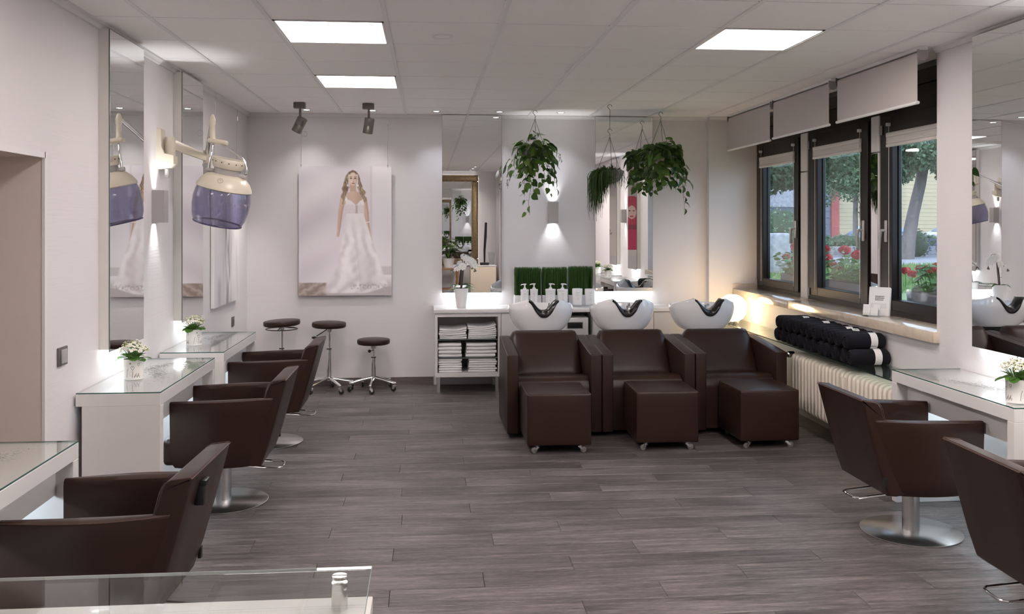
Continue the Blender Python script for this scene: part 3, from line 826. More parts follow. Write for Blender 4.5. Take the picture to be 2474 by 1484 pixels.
def wash_unit(label, x0):
    """local: x=0 left side, y=0 front of the arms (back is +y)"""
    t = thing('wash_unit', label, 'wash chair', (x0, 7.12, 0), 0, 'brown leather backwash chairs with white basins')
    W = 0.728
    for (a, b) in ((0, 0.086), (W - 0.086, W)):
        bm = bmesh.new()
        prof = [(0.0, 0.035), (0.0, 0.632), (0.74, 0.690), (0.80, 0.690), (0.86, 0.02), (0.80, 0.012)]
        mb = MB().prism(prof, 0, a, b)
        for v, f in ((mb.v, mb.f),):
            vv = [bm.verts.new(p) for p in v]; [bm.faces.new([vv[i] for i in q]) for q in f]
        bmesh.ops.bevel(bm, geom=bm.edges[:], offset=0.009, segments=3, affect='EDGES', profile=0.5)
        bm.verts.index_update()
        m2 = MB().add([v.co.copy() for v in bm.verts], [[v.index for v in f.verts] for f in bm.faces]); bm.free()
        ar = m2.build('armrest', M['leather'], t)
        for xx in (a + 0.004, b - 0.004):
            MB().tube([(xx, 0.002, 0.629), (xx, 0.74, 0.6885)], 0.0022, 6).build('piping', M['seam'], ar)
        MB().tube([(a + 0.006, 0.001, 0.631), (b - 0.006, 0.001, 0.631)], 0.0022, 6).build('piping', M['seam'], ar)
    # seat with rolled front
    prof = [(0.05, 0.04), (0.045, 0.20), (0.035, 0.36), (0.05, 0.42), (0.085, 0.445), (0.14, 0.452), (0.30, 0.435), (0.50, 0.41), (0.62, 0.40), (0.62, 0.04)]
    MB().prism(prof, 0, 0.092, W - 0.092).build('seat', M['leather'], t, smooth=60)
    # leaning back with rounded corners and wings over the arms
    nx, ny = 20, 16; vs = []; fs = []
    for s_ in (0, 1):
        for j in range(ny + 1):
            v = j / ny
            for i in range(nx + 1):
                u = i / nx * 2 - 1
                hw = 0.285 + 0.004 * v
                x = W / 2 - 0.002 + hw * u
                z = 0.395 + 0.345 * v; y = 0.43 + 0.25 * v
                if v > 0.8:   # round the two top corners
                    q = (v - 0.8) / 0.2
                    e = max(0, abs(u) - 0.8) / 0.2
                    z -= 0.062 * (1 - math.sqrt(max(0, 1 - min(1, e) ** 2))) * q
                edge = max(abs(u) ** 10, abs(v * 2 - 1) ** 10)
                off = 0.05 * (1 - 0.55 * edge) + 0.008 * (1 - u * u) * (1 - (2 * v - 1) ** 2)
                if s_ == 0: y -= off; z += off * 0.3
                else: y += 0.03
                vs.append((x, y, z))
    n1 = (nx + 1) * (ny + 1)
    for s_ in (0, 1):
        for j in range(ny):
            for i in range(nx):
                q = [s_ * n1 + j * (nx + 1) + i, s_ * n1 + j * (nx + 1) + i + 1, s_ * n1 + (j + 1) * (nx + 1) + i + 1, s_ * n1 + (j + 1) * (nx + 1) + i]
                fs.append(tuple(q if s_ == 0 else reversed(q)))
    brd = [i for i in range(nx + 1)] + [j * (nx + 1) + nx for j in range(1, ny + 1)] + [ny * (nx + 1) + i for i in range(nx - 1, -1, -1)] + [j * (nx + 1) for j in range(ny - 1, 0, -1)]
    for a, b in zip(brd, brd[1:] + brd[:1]): fs.append((a, n1 + a, n1 + b, b))
    MB().add(vs, fs).build('backrest', M['leather'], t, smooth=60)
    MB().rbox(0.09, W - 0.09, 0.60, 1.02, 0.02, 0.62, 0.01, 2).build('rear_housing', M['lacq_m'], t)
    MB().lathe([(0.14, 0.62), (0.14, 0.665), (0.155, 0.68)], (W / 2 + 0.03, 1.16, 0), 32).build('basin_foot', M['black'], t)
    MB().rbox(W / 2 - 0.13, W / 2 + 0.19, 1.0, 1.35, 0.02, 0.63, 0.01, 2).build('basin_column', M['lacq_m'], t)
    mb, notch = basin_mesh()
    bz = mb.build('basin', M['ceram'], t, smooth=60, loc=(W / 2 + 0.03, 1.19, 0.678))
    # gel neck cushion lining the notch
    vs = []; fs = []
    for k, (x, y, z) in enumerate(notch):
        wv = math.sin(PI * k / 20) ** 1.2
        tn = 0.004 + 0.046 * wv
        sc_in = 0.70
        vs += [(x, y - 0.006, z - 0.012), (x * 0.985, y - 0.010, z + 0.004), (x * (0.97 - 0.10 * wv), y + 0.006, z + tn * 0.9), (x * (0.9 - 0.16 * wv), y + 0.09, z + tn), (x * 0.9, y + 0.12, z + 0.004), (x, y + 0.05, z - 0.012)]
    for k in range(20):
        for j in range(6): fs.append((k * 6 + j, k * 6 + (j + 1) % 6, (k + 1) * 6 + (j + 1) % 6, (k + 1) * 6 + j))
    fs += [(5, 4, 3, 2, 1, 0), tuple(120 + j for j in range(6))]
    MB().add(vs, fs).build('neck_cushion', M['gel'], bz, smooth=60)
    # tap and shower hose at the rear rim
    tp = MB(); tp.cyl((0.10, 0.20, 0.05), (0.10, 0.20, 0.20), 0.016, n=14); tp.tube([(0.10, 0.20, 0.20), (0.10, 0.15, 0.225), (0.09, 0.09, 0.215)], 0.011, 10)
    tp.cyl((0.165, 0.205, 0.05), (0.165, 0.205, 0.16), 0.02, n=14); tp.ball((0.165, 0.205, 0.172), 0.022)
    tp.build('mixer_tap', M['chrome'], bz)
    sh = MB(); sh.tube([(-0.02, 0.20, 0.17), (-0.03, 0.13, 0.20), (-0.06, 0.05, 0.17), (-0.075, 0.02, 0.13)], [0.012, 0.014, 0.016, 0.02], 10)
    sh.build('hand_shower', M['black'], bz)
    return t
wash_unit('brown leather wash chair with white basin at the left end of the row', 0.597)
wash_unit('brown leather wash chair with white basin in the middle of the row', 1.3285)
wash_unit('brown leather wash chair with white basin beside the radiator, lit blue from the window', 2.060)

# ---- poufs on castors
def castor(parent, x, y, rz, zt, trans=True):
    m = Matrix.Translation((x, y, 0)) @ Matrix.Rotation(rz, 4, 'Z')
    c = MB(); c.rbox(-0.022, 0.022, -0.022, 0.022, zt - 0.006, zt, 0.002, 1, m); c.cyl((0, 0, zt - 0.006), (0, 0, zt - 0.016), 0.009, n=10, m=m)
    for s_ in (-1, 1):
        c.prism([(-0.012, zt - 0.016), (0.012, zt - 0.016), (0.030, 0.026), (0.022, 0.018), (0.012, 0.022)], 1, s_ * 0.012 - 0.0012, s_ * 0.012 + 0.0012, m)
    c.box(-0.012, 0.012, -0.012, 0.012, zt - 0.018, zt - 0.014, m)
    o = c.build('castor', M['chrome'], parent)
    wl_ = MB(); wl_.lathe([(0, -0.009), (0.018, -0.009), (0.0225, -0.006), (0.0225, 0.006), (0.018, 0.009), (0, 0.009)], n=20, m=m @ Matrix.Translation((0.024, 0, 0.0225)) @ Matrix.Rotation(PI / 2, 4, 'X'))
    wl_.build('castor_wheel', M['wheel'] if trans else M['rubber'], o)
    return o
M['wheel'] = mat('smoky_castor_wheel', (0.20, 0.19, 0.18, 1), 0.15, coat=0.3)
def pouf(label, x0, x1, y0, rz):
    cx = (x0 + x1) / 2; wx = x1 - x0; wy = 0.50
    t = thing('footstool', label, 'footstool', (cx, y0 + wy / 2, 0), rz, 'brown leather cube footstools on castors')
    b = MB().rbox(-wx / 2, wx / 2, -wy / 2, wy / 2, 0.058, 0.424, 0.012, 3, puff=0.006).build('cube_body', M['leather'], t, smooth=50)
    h = [(-wx / 2 + 0.004, -wy / 2 + 0.004), (wx / 2 - 0.004, -wy / 2 + 0.004), (wx / 2 - 0.004, wy / 2 - 0.004), (-wx / 2 + 0.004, wy / 2 - 0.004)]
    MB().tube([(x, y, 0.421) for x, y in h], 0.0022, 6, closed=True).build('piping', M['seam'], b)
    for i, (sx, sy) in enumerate(((-1, -1), (1, -1), (1, 1), (-1, 1))):
        castor(t, sx * (wx / 2 - 0.075), sy * (wy / 2 - 0.045), [R(205), R(-20), R(60), R(120)][i], 0.058)
    return t
pouf('brown leather cube footstool in front of the left wash chair', 0.697, 1.157, 6.62, 0)
pouf('brown leather cube footstool in front of the middle wash chair', 1.495, 1.948, 6.64, R(-1.5))
pouf('brown leather cube footstool in front of the right wash chair, nearest the radiator', 2.245, 2.685, 6.63, R(1.0))

# ================================================================== ROLLING STOOLS
def stool(label, x, y, zs, rs, kind, tilt=0.0, a0=0.0):
    t = thing('rolling_stool', label, 'stool', (x, y, 0), 0, 'round brown stools along the back wall')
    m = Matrix.Translation((0, 0, zs)) @ Matrix.Rotation(tilt, 4, 'Y')
    MB().lathe([(0, -0.055), (rs * 0.86, -0.055), (rs * 0.97, -0.048), (rs, -0.035), (rs, -0.015), (rs * 0.97, -0.004), (rs * 0.85, 0.001), (0, 0.004)], n=40, m=m).build('seat_cushion', M['leather'], t, smooth=50)
    MB().tube([(m @ Vector((rs * 0.985 * math.cos(k * PI / 16), rs * 0.985 * math.sin(k * PI / 16), -0.009))) for k in range(32)], 0.0016, 6, closed=True).build('seam', M['seam'], t)
    MB().lathe([(0.05, zs - 0.062), (0.05, zs - 0.055)], n=20).lathe([(0.026, zs - 0.095), (0.03, zs - 0.06)], n=20).build('seat_socket', M['steel'], t)
    zm = 0.12 + (zs - 0.12) * 0.52
    MB().cyl((0, 0, zm - 0.01), (0, 0, zs - 0.06), 0.0145, n=20).build('inner_tube', M['chrome'], t)
    MB().cyl((0, 0, 0.10), (0, 0, zm), 0.023, n=24).build('gas_column', M['chrome'], t)
    MB().cyl((0, 0, zm), (0, 0, zm + 0.008), 0.025, n=24).build('collar', M['black'], t)
    if kind == 'ring':
        r_ = MB(); r_.tube([(rs * 0.86 * math.cos(k * PI / 20), rs * 0.86 * math.sin(k * PI / 20), zs - 0.085) for k in range(40)], 0.0045, 8, closed=True)
        for k in range(3):
            a = k * 2 * PI / 3 + 0.4; r_.tube([(0, 0, zs - 0.06), (rs * 0.4 * math.cos(a), rs * 0.4 * math.sin(a), zs - 0.075), (rs * 0.86 * math.cos(a), rs * 0.86 * math.sin(a), zs - 0.085)], 0.0045, 8)
        r_.build('lever_ring', M['black'], t)
    elif kind == 'lever':
        l_ = MB(); l_.tube([(-0.02, -0.02, zs - 0.07), (-0.09, -0.05, zs - 0.115), (-0.115, -0.06, zs - 0.13)], 0.0045, 8)
        l_.build('lever', M['black'], t); MB().ball((-0.135, -0.07, zs - 0.143), 0.018, sx=1.4, sz=0.7).build('lever_knob', M['black'], t)
    else:
        l_ = MB(); l_.cyl((0, -0.015, zs - 0.11), (-0.028, -0.03, zs - 0.115), 0.004, n=8); l_.build('clamp_screw', M['steel'], t)
        MB().ball((-0.037, -0.034, zs - 0.117), 0.015, sx=1.1).build('clamp_knob', M['black'], t)
    for k in range(5):
        a = a0 + k * 2 * PI / 5
        d = Vector((math.cos(a), math.sin(a), 0))
        lg = MB(); lg.tube([d * 0.012 + Vector((0, 0, 0.128)), d * 0.10 + Vector((0, 0, 0.112)), d * 0.225 + Vector((0, 0, 0.082))], [0.019, 0.0155, 0.0125], 10, flat=0.75)
        lg.ball(tuple(d * 0.228 + Vector((0, 0, 0.081))), 0.0145)
        g = lg.build('base_leg', M['chrome'], t)
        ca = a + 1.9 + k * 1.3
        m2 = Matrix.Translation(tuple(d * 0.228)) @ Matrix.Rotation(ca, 4, 'Z')
        c = MB(); c.cyl((0, 0, 0.075), (0, 0, 0.055), 0.008, n=8, m=m2); c.box(-0.012, 0.018, -0.014, 0.014, 0.053, 0.057, m2)
        for s_ in (-1, 1): c.prism([(-0.012, 0.056), (0.018, 0.056), (0.026, 0.03), (0.012, 0.022), (0.004, 0.03)], 1, s_ * 0.013 - 0.001, s_ * 0.013 + 0.001, m2)
        c.build('castor_fork', M['chrome'], g)
        wv = MB().lathe([(0, -0.010), (0.020, -0.010), (0.0255, -0.006), (0.0255, 0.006), (0.020, 0.010), (0, 0.010)], n=18, m=m2 @ Matrix.Translation((0.015, 0, 0.0255)) @ Matrix.Rotation(PI / 2, 4, 'X'))
        wv.build('castor_wheel', M['rubber'], g)
    return t
stool('round brown stool with a black ring under the seat, left-hand one by the wall', -1.415, 9.27, 0.735 - 0.037, 0.175, 'ring', R(-3), 0.2)
stool('round brown stool with a side lever, tall one in the middle of the three', -0.965, 9.30, 0.695 - 0.022, 0.165, 'lever', R(1), 0.25)
stool('low round brown stool, rightmost of the three by the wall', -0.535, 9.30, 0.505, 0.160, 'knob', 0, 0.1 + PI / 2 * 3 - 0.18)

# ================================================================== BACK COUNTER
CF = 9.06   # front of the counter
wt = thing('worktop', 'long white worktop along the back wall under the mirrors', 'worktop', (0.05, CF, 0))
MB().rbox(0, 2.825, -0.012, YB - CF - 0.001, 0.772, 0.805, 0.003, 2).build('slab', M['lacq'], wt)
# open towel cabinet
tc_ = thing('towel_cabinet', 'open white cabinet stacked with white towels on glass shelves', 'cabinet', (0.062, CF + 0.006, 0))
W, Dp, Z0, Z1 = 0.635, YB - CF - 0.02, 0.155, 0.770
b = MB()
b.box(0, 0.026, 0, Dp, Z0, Z1); b.box(W - 0.026, W, 0, Dp, Z0, Z1); b.box(0.026, W - 0.026, 0, Dp, Z1 - 0.035, Z1); b.box(0.026, W - 0.026, 0, Dp, Z0, Z0 + 0.04)
b.box(0.026, W - 0.026, Dp - 0.01, Dp, Z0 + 0.04, Z1 - 0.035)
b.build('carcass', M['lacq_m'], tc_, smooth=0)
for z in (0.512, 0.335): MB().box(0.027, W - 0.027, 0.02, Dp - 0.012, z - 0.004, z + 0.004).build('glass_shelf', M['gedge2'] if 'gedge2' in M else M['edge_dark'], tc_, smooth=0)
for x in (0.035, W - 0.035): MB().rbox(x - 0.016, x + 0.016, 0.02, 0.052, 0, Z0, 0.002, 1).build('leg', M['steel'], tc_)
for x in (0.035, W - 0.035): MB().rbox(x - 0.016, x + 0.016, Dp - 0.06, Dp - 0.028, 0, Z0, 0.002, 1).build('leg', M['steel'], tc_)
def base_cab(label, x0, x1, doors):
    t = thing('base_cabinet', label, 'cabinet', (x0, CF + 0.006, 0))
    w_ = x1 - x0
    MB().box(0, w_, 0.02, Dp, 0.155, 0.770).build('carcass', M['lacq_m'], t, smooth=0)
    n = len(doors) - 1
    for i in range(n):
        d = MB().rbox(doors[i] - x0 + 0.002, doors[i + 1] - x0 - 0.002, 0, 0.019, 0.158, 0.766, 0.002, 1).build('door', M['lacq_m'], t)
    for x in (0.04, w_ - 0.04):
        for y in (0.035, Dp - 0.05): MB().rbox(x - 0.016, x + 0.016, y - 0.016, y + 0.016, 0, 0.155, 0.002, 1).build('leg', M['steel'], t)
    return t
base_cab('closed white base cabinet behind the left wash basin', 0.700, 1.265, [0.700, 1.265])
base_cab('closed white base cabinet between the middle and right wash basins', 1.60, 2.80, [1.60, 2.20, 2.80])
# towel warmer in the open bay
bay = thing('towel_warmer', 'white towel warmer with a small dark window in the bay under the worktop', 'appliance', (1.29, CF + 0.03, 0.36))
MB().rbox(0, 0.27, 0.012, 0.40, 0, 0.355, 0.006, 2).build('housing', M['lacq_m'], bay)
MB().rbox(0.004, 0.266, 0, 0.012, 0.004, 0.351, 0.004, 2).build('door', M['lacq'], bay)
MB().rbox(0.055, 0.215, -0.003, 0.001, 0.245, 0.315, 0.004, 2).build('window_frame', M['grey_p'], bay)
MB().rbox(0.062, 0.208, -0.005, -0.002, 0.252, 0.308, 0.003, 2).build('dark_window', M['black'], bay)
bs = thing('bay_shelf', 'white shelf board carrying the towel warmer under the worktop', 'shelf', (1.268, CF + 0.01, 0))
MB().box(0.0, 0.33, 0, Dp - 0.01, 0.33, 0.3595).build('board', M['lacq_m'], bs, smooth=0)
for x in (0.0, 0.312): MB().box(x, x + 0.018, 0.01, Dp - 0.02, 0, 0.33).build('side', M['lacq_m'], bs, smooth=0)

# towels: folded slabs with a rounded front fold
def towel_mesh(w_, d, h, seed, wlo=0.0, whi=0.0):
    r = random.Random(seed); nx, nr = 10, 9; vs = []; fs = []
    ph = r.uniform(0, 6); amp = 0.003
    for i in range(nx + 1):
        u = i / nx; x = (u - 0.5) * w_
        e = 1 - 0.25 * abs(2 * u - 1) ** 6
        cv = (2 * u - 1) ** 2 * (1.5 if u > 0.5 else 0.6)
        ring = []
        for k in range(nr):
            a = -PI / 2 + PI * k / (nr - 1)
            ring.append((x + r.uniform(-.001, .001), -d / 2 + h * 0.5 - h * 0.5 * math.cos(a) * 1.0 + 0.003 * math.sin(u * 9 + ph), h / 2 + h / 2 * math.sin(a) * e + cv * (wlo + (whi - wlo) * (0.5 + 0.5 * math.sin(a)))))
        ring.append((x, d / 2, h * e + cv * whi)); ring.append((x, d / 2, (1 - e) * h * 0.5 + cv * wlo))
        ring = [(p[0], p[1], max(0.0002, p[2])) for p in ring]
        vs += ring
    n = nr + 2
    for i in range(nx):
        for j in range(n): fs.append((i * n + j, i * n + (j + 1) % n, (i + 1) * n + (j + 1) % n, (i + 1) * n + j))
    fs += [tuple(range(n - 1, -1, -1)), tuple(nx * n + j for j in range(n))]
    return MB().add(vs, fs)
tw_meshes = {}
def towels(n, x0, x1, zb, h, where, wave=0.0):
    cx = 0.062 + (x0 + x1) / 2; wd = x1 - x0
    r = random.Random(int(zb * 1000 + cx * 100))
    names = ['bottom', 'second', 'third', 'fourth', 'fifth', 'sixth', 'seventh']
    for k in range(n):
        top = k == n - 1
        me = towel_mesh(wd * r.uniform(0.97, 1.0), 0.36, h, int(zb * 997) + k * 7 + int(cx * 31), wave * k / n, wave * (k + 1) / n).mesh('folded_towel', 60, M['towel'])
        o = link('folded_towel', me, None, (cx + r.uniform(-0.006, 0.006), CF + 0.006 + 0.205 + r.uniform(-0.006, 0.004), zb + k * (h + 0.0006)))
        nm = 'top' if top else names[k]
        tag(o, 'white folded towel, %s one of the %s' % (nm if top or k == 0 else nm + ' from below', where), 'towel', 'white folded towels in the open cabinet')
towels(5, 0.040, 0.305, 0.5162, 0.0185, 'upper-left stack in the cabinet', 0.016)
towels(7, 0.318, 0.592, 0.5162, 0.0165, 'upper-right stack in the cabinet', 0.018)
towels(4, 0.036, 0.262, 0.3394, 0.034, 'middle-left stack in the cabinet')
towels(4, 0.300, 0.590, 0.3394, 0.033, 'middle-right stack in the cabinet', 0.006)
towels(6, 0.036, 0.260, 0.1955, 0.0216, 'lower-left stack in the cabinet')
towels(6, 0.325, 0.594, 0.1955, 0.0216, 'lower-right stack in the cabinet')
# ================================================================== HOOD DRYER
dr = thing('hood_dryer', 'cream hood dryer with smoky violet visor on a wall arm between the left mirrors', 'hood dryer', (XL, 6.49, 1.99))
def L3(x, y, z): return (x - XL, y - 6.49, z - 1.99)
mt = MB()
mt.prism([(0, 2.0 - 1.99), (0.09, 0.02), (0.11, 0.045), (0.11, 0.10), (0.05, 0.115), (0.032, 0.16), (0.028, 0.275), (0.006, 0.285), (0, 0.28)], 1, -0.055, 0.055)
mt.build('wall_mount', M['cream'], dr, smooth=30)
kn = MB(); kn.cyl((0.055, 0, -0.03), (0.055, 0, 0.012), 0.016, n=14); kn.box(0.045, 0.066, -0.012, 0.012, -0.045, -0.028); kn.build('cable_plug', M['grey_p'], dr)
pv = MB(); pv.cyl((0.075, 0.0, 0.095), (0.075, 0.0, 0.225), 0.034, n=24); pv.build('pivot_block', M['cream'], dr)
# lower arm: tapered flat casing
A, Bp = Vector(L3(-1.725, 6.49, 2.175)), Vector(L3(-1.578, 6.90, 2.105))
d = (Bp - A).normalized(); up = Vector((0, 0, 1)); sd = d.cross(up).normalized(); up = sd.cross(d)
vs = []
for k in range(7):
    q = k / 6; c = A.lerp(Bp, q); hh = 0.036 - 0.010 * q; ww = 0.015 - 0.003 * q
    for a in range(12):
        t_ = 2 * PI * a / 12; ca, sa = math.cos(t_), math.sin(t_)
        e = (abs(ca) ** 4 + abs(sa) ** 4) ** 0.25
        vs.append(tuple(c + sd * (ww * ca / e) + up * (hh * sa / e)))
fs = [(k * 12 + a, k * 12 + (a + 1) % 12, (k + 1) * 12 + (a + 1) % 12, (k + 1) * 12 + a) for k in range(6) for a in range(12)] + [tuple(range(11, -1, -1)), tuple(72 + a for a in range(12))]
MB().add(vs, fs).build('lower_arm', M['cream'], dr, smooth=50)
P0, P1 = Vector(L3(-1.578, 6.90, 2.13)), Vector(L3(-1.437, 6.455, 2.335))
MB().tube([P0, P0.lerp(P1, .5), P1], 0.017, 14).build('upper_arm', M['chrome'], dr)
MB().cyl(P0 + Vector((0, 0, -0.07)), P0 + Vector((0, 0, 0.03)), 0.028, n=20).build('elbow', M['cream'], dr)
MB().rbox(P0.x - 0.022, P0.x + 0.022, P0.y - 0.03, P0.y + 0.03, P0.z - 0.19, P0.z - 0.06, 0.008, 2).build('elbow_box', M['grey_p'], dr)
pc = L3(-1.437, 6.44, 0)
ps = MB(); ps.lathe([(0, 0.378), (0.008, 0.376), (0.014, 0.362), (0.021, 0.338), (0.021, 0.312), (0.017, 0.298), (0.019, 0.22), (0.025, 0.205)], (pc[0], pc[1], 0), 20); ps.build('swivel_post', M['cream'], dr)
hb = Matrix.Translation(L3(-1.385, 6.45, 2.175))
br = MB(); br.rbox(-0.085, 0.045, -0.035, 0.035, -0.008, 0.022, 0.012, 3, hb @ Matrix.Rotation(R(8), 4, 'Y')); br.build('bracket', M['cream'], dr)
# hood axis tilted sideways
hm = Matrix.Translation(L3(-1.382, 6.47, 1.80)) @ Matrix.Rotation(R(12), 4, 'Y') @ Matrix.Rotation(R(6), 4, 'X')
vis = [(0.158, -0.165), (0.176, -0.12), (0.187, -0.06), (0.189, 0.0), (0.183, 0.045), (0.174, 0.075)]
MB().lathe(vis + [(r_ - 0.004, z) for r_, z in reversed(vis)], n=56, m=hm).build('visor', M['visor'] if 'visor' in M else thin_glass('violet_visor', (0.70, 0.695, 0.80, 1), 1.5, 1.0, 0.07), dr, smooth=60)
MB().tube([hm @ Vector((0.157 * math.cos(k * PI / 28), 0.157 * math.sin(k * PI / 28), -0.165)) for k in range(56)], 0.006, 8, closed=True).build('visor_rim', M['violet'] if 'violet' in M else mat('violet_rim', (0.07, 0.065, 0.13, 1), 0.2), dr)
MB().lathe([(0.176, 0.068), (0.184, 0.075), (0.180, 0.092), (0.160, 0.128), (0.130, 0.158), (0.098, 0.172), (0.09, 0.172)], n=56, m=hm).build('dome', M['cream'], dr, smooth=50)
MB().lathe([(0.088, 0.168), (0.088, 0.21)], n=40, m=hm).build('grey_neck', M['grey_p'], dr)
MB().lathe([(0.088, 0.21), (0.098, 0.214), (0.106, 0.235), (0.108, 0.27), (0.104, 0.276), (0, 0.278)], n=40, m=hm).build('fan_housing', M['cream'], dr, smooth=40)
hl = MB()
for k in range(14):
    a = k * 2 * PI / 14; hl.ball(tuple(hm @ Vector((0.1075 * math.cos(a), 0.1075 * math.sin(a), 0.252))), 0.0045, 6, 4)
hl.build('vent_holes', M['black'], dr, kind='stuff')
em = MB(); c0 = hm @ Vector((0.0, -0.1535, 0.136)); nrm = (hm.to_3x3() @ Vector((0, -0.75, 0.66))).normalized(); e1 = nrm.orthogonal().normalized(); e2 = nrm.cross(e1)
em.tube([c0 + nrm * 0.001 + (e1 * math.cos(k * PI / 10) + e2 * math.sin(k * PI / 10)) * 0.017 for k in range(20)], 0.0012, 6, closed=True)
em.tube([c0 + nrm * 0.001 - e1 * 0.004 - e2 * 0.009, c0 + nrm * 0.001 + e2 * 0.004 - e1 * 0.005, c0 + nrm * 0.001 + e1 * 0.003 + e2 * 0.006], 0.0012, 6)
em.build('emblem', mat('emblem_grey', srgb(150, 140, 128), 0.4), dr)
for sg in (-1, 1):
    a = hb @ Vector((-0.03 + (0.03 if sg > 0 else -0.02), 0, -0.005)); bpt = hm @ Vector((sg * 0.118, -0.02, 0.175))
    mid = hm @ Vector((sg * (0.17 if sg > 0 else 0.125), -0.01, 0.30))
    pts = []
    for k in range(11):
        q = k / 10; pts.append(a * (1 - q) ** 2 + mid * (2 * q * (1 - q)) + bpt * q * q)
    MB().tube(pts, 0.0085, 12).build('yoke_tube', M['chrome'], dr)
    MB().cyl(tuple(hm @ Vector((sg * 0.075, -0.02, 0.178))), tuple(hm @ Vector((sg * 0.135, -0.02, 0.178))), 0.014, n=16).build('yoke_bolt', M['grey_p'], dr)

# ================================================================== PICTURES
def print_mesh(name, w_, h_, nx, ny, fn, mt_):
    """flat print: local x 0..w, z 0..h at y=0, colours from fn(s,t) t down"""
    vs = [(w_ * i / nx, 0, h_ * (1 - j / ny)) for j in range(ny + 1) for i in range(nx + 1)]
    fs = [(j * (nx + 1) + i, (j + 1) * (nx + 1) + i, (j + 1) * (nx + 1) + i + 1, j * (nx + 1) + i + 1) for j in range(ny) for i in range(nx)]
    me = MB().add(vs, fs).mesh(name, 0, mt_, fix=False)
    ca = me.color_attributes.new('print', 'FLOAT_COLOR', 'POINT')
    buf = []
    for j in range(ny + 1):
        for i in range(nx + 1):
            c = fn(i / nx, j / ny); buf += [*srgb(*[max(0, min(255, q)) for q in c])]
    ca.data.foreach_set('color', buf)
    return me
def sstep(e0, e1, x):
    t = max(0.0, min(1.0, (x - e0) / (e1 - e0))); return t * t * (3 - 2 * t)
def mixc(a, b, t): return tuple(p + (q - p) * t for p, q in zip(a, b))
def seg_d(x, y, ax, ay, bx, by):
    dx, dy = bx - ax, by - ay; t = max(0, min(1, ((x - ax) * dx + (y - ay) * dy) / (dx * dx + dy * dy)))
    return math.hypot(x - ax - t * dx, y - ay - t * dy), t
def lerp_tab(tab, y):
    if y <= tab[0][0]: return tab[0][1:]
    for a, b in zip(tab, tab[1:]):
        if y <= b[0]:
            q = (y - a[0]) / (b[0] - a[0]); return tuple(p + (r - p) * q for p, r in zip(a[1:], b[1:]))
    return tab[-1][1:]
SKIRT = [(106, 117, 153), (125, 114, 158), (160, 110, 170), (200, 104, 182), (240, 96, 196), (275, 84, 208), (290, 72, 214), (312, 62, 150)]
HAIR = [(9, 129, 131), (13, 121, 139), (22, 114, 145), (40, 108, 150), (60, 104, 158), (78, 103, 162), (92, 107, 160), (97, 112, 157)]
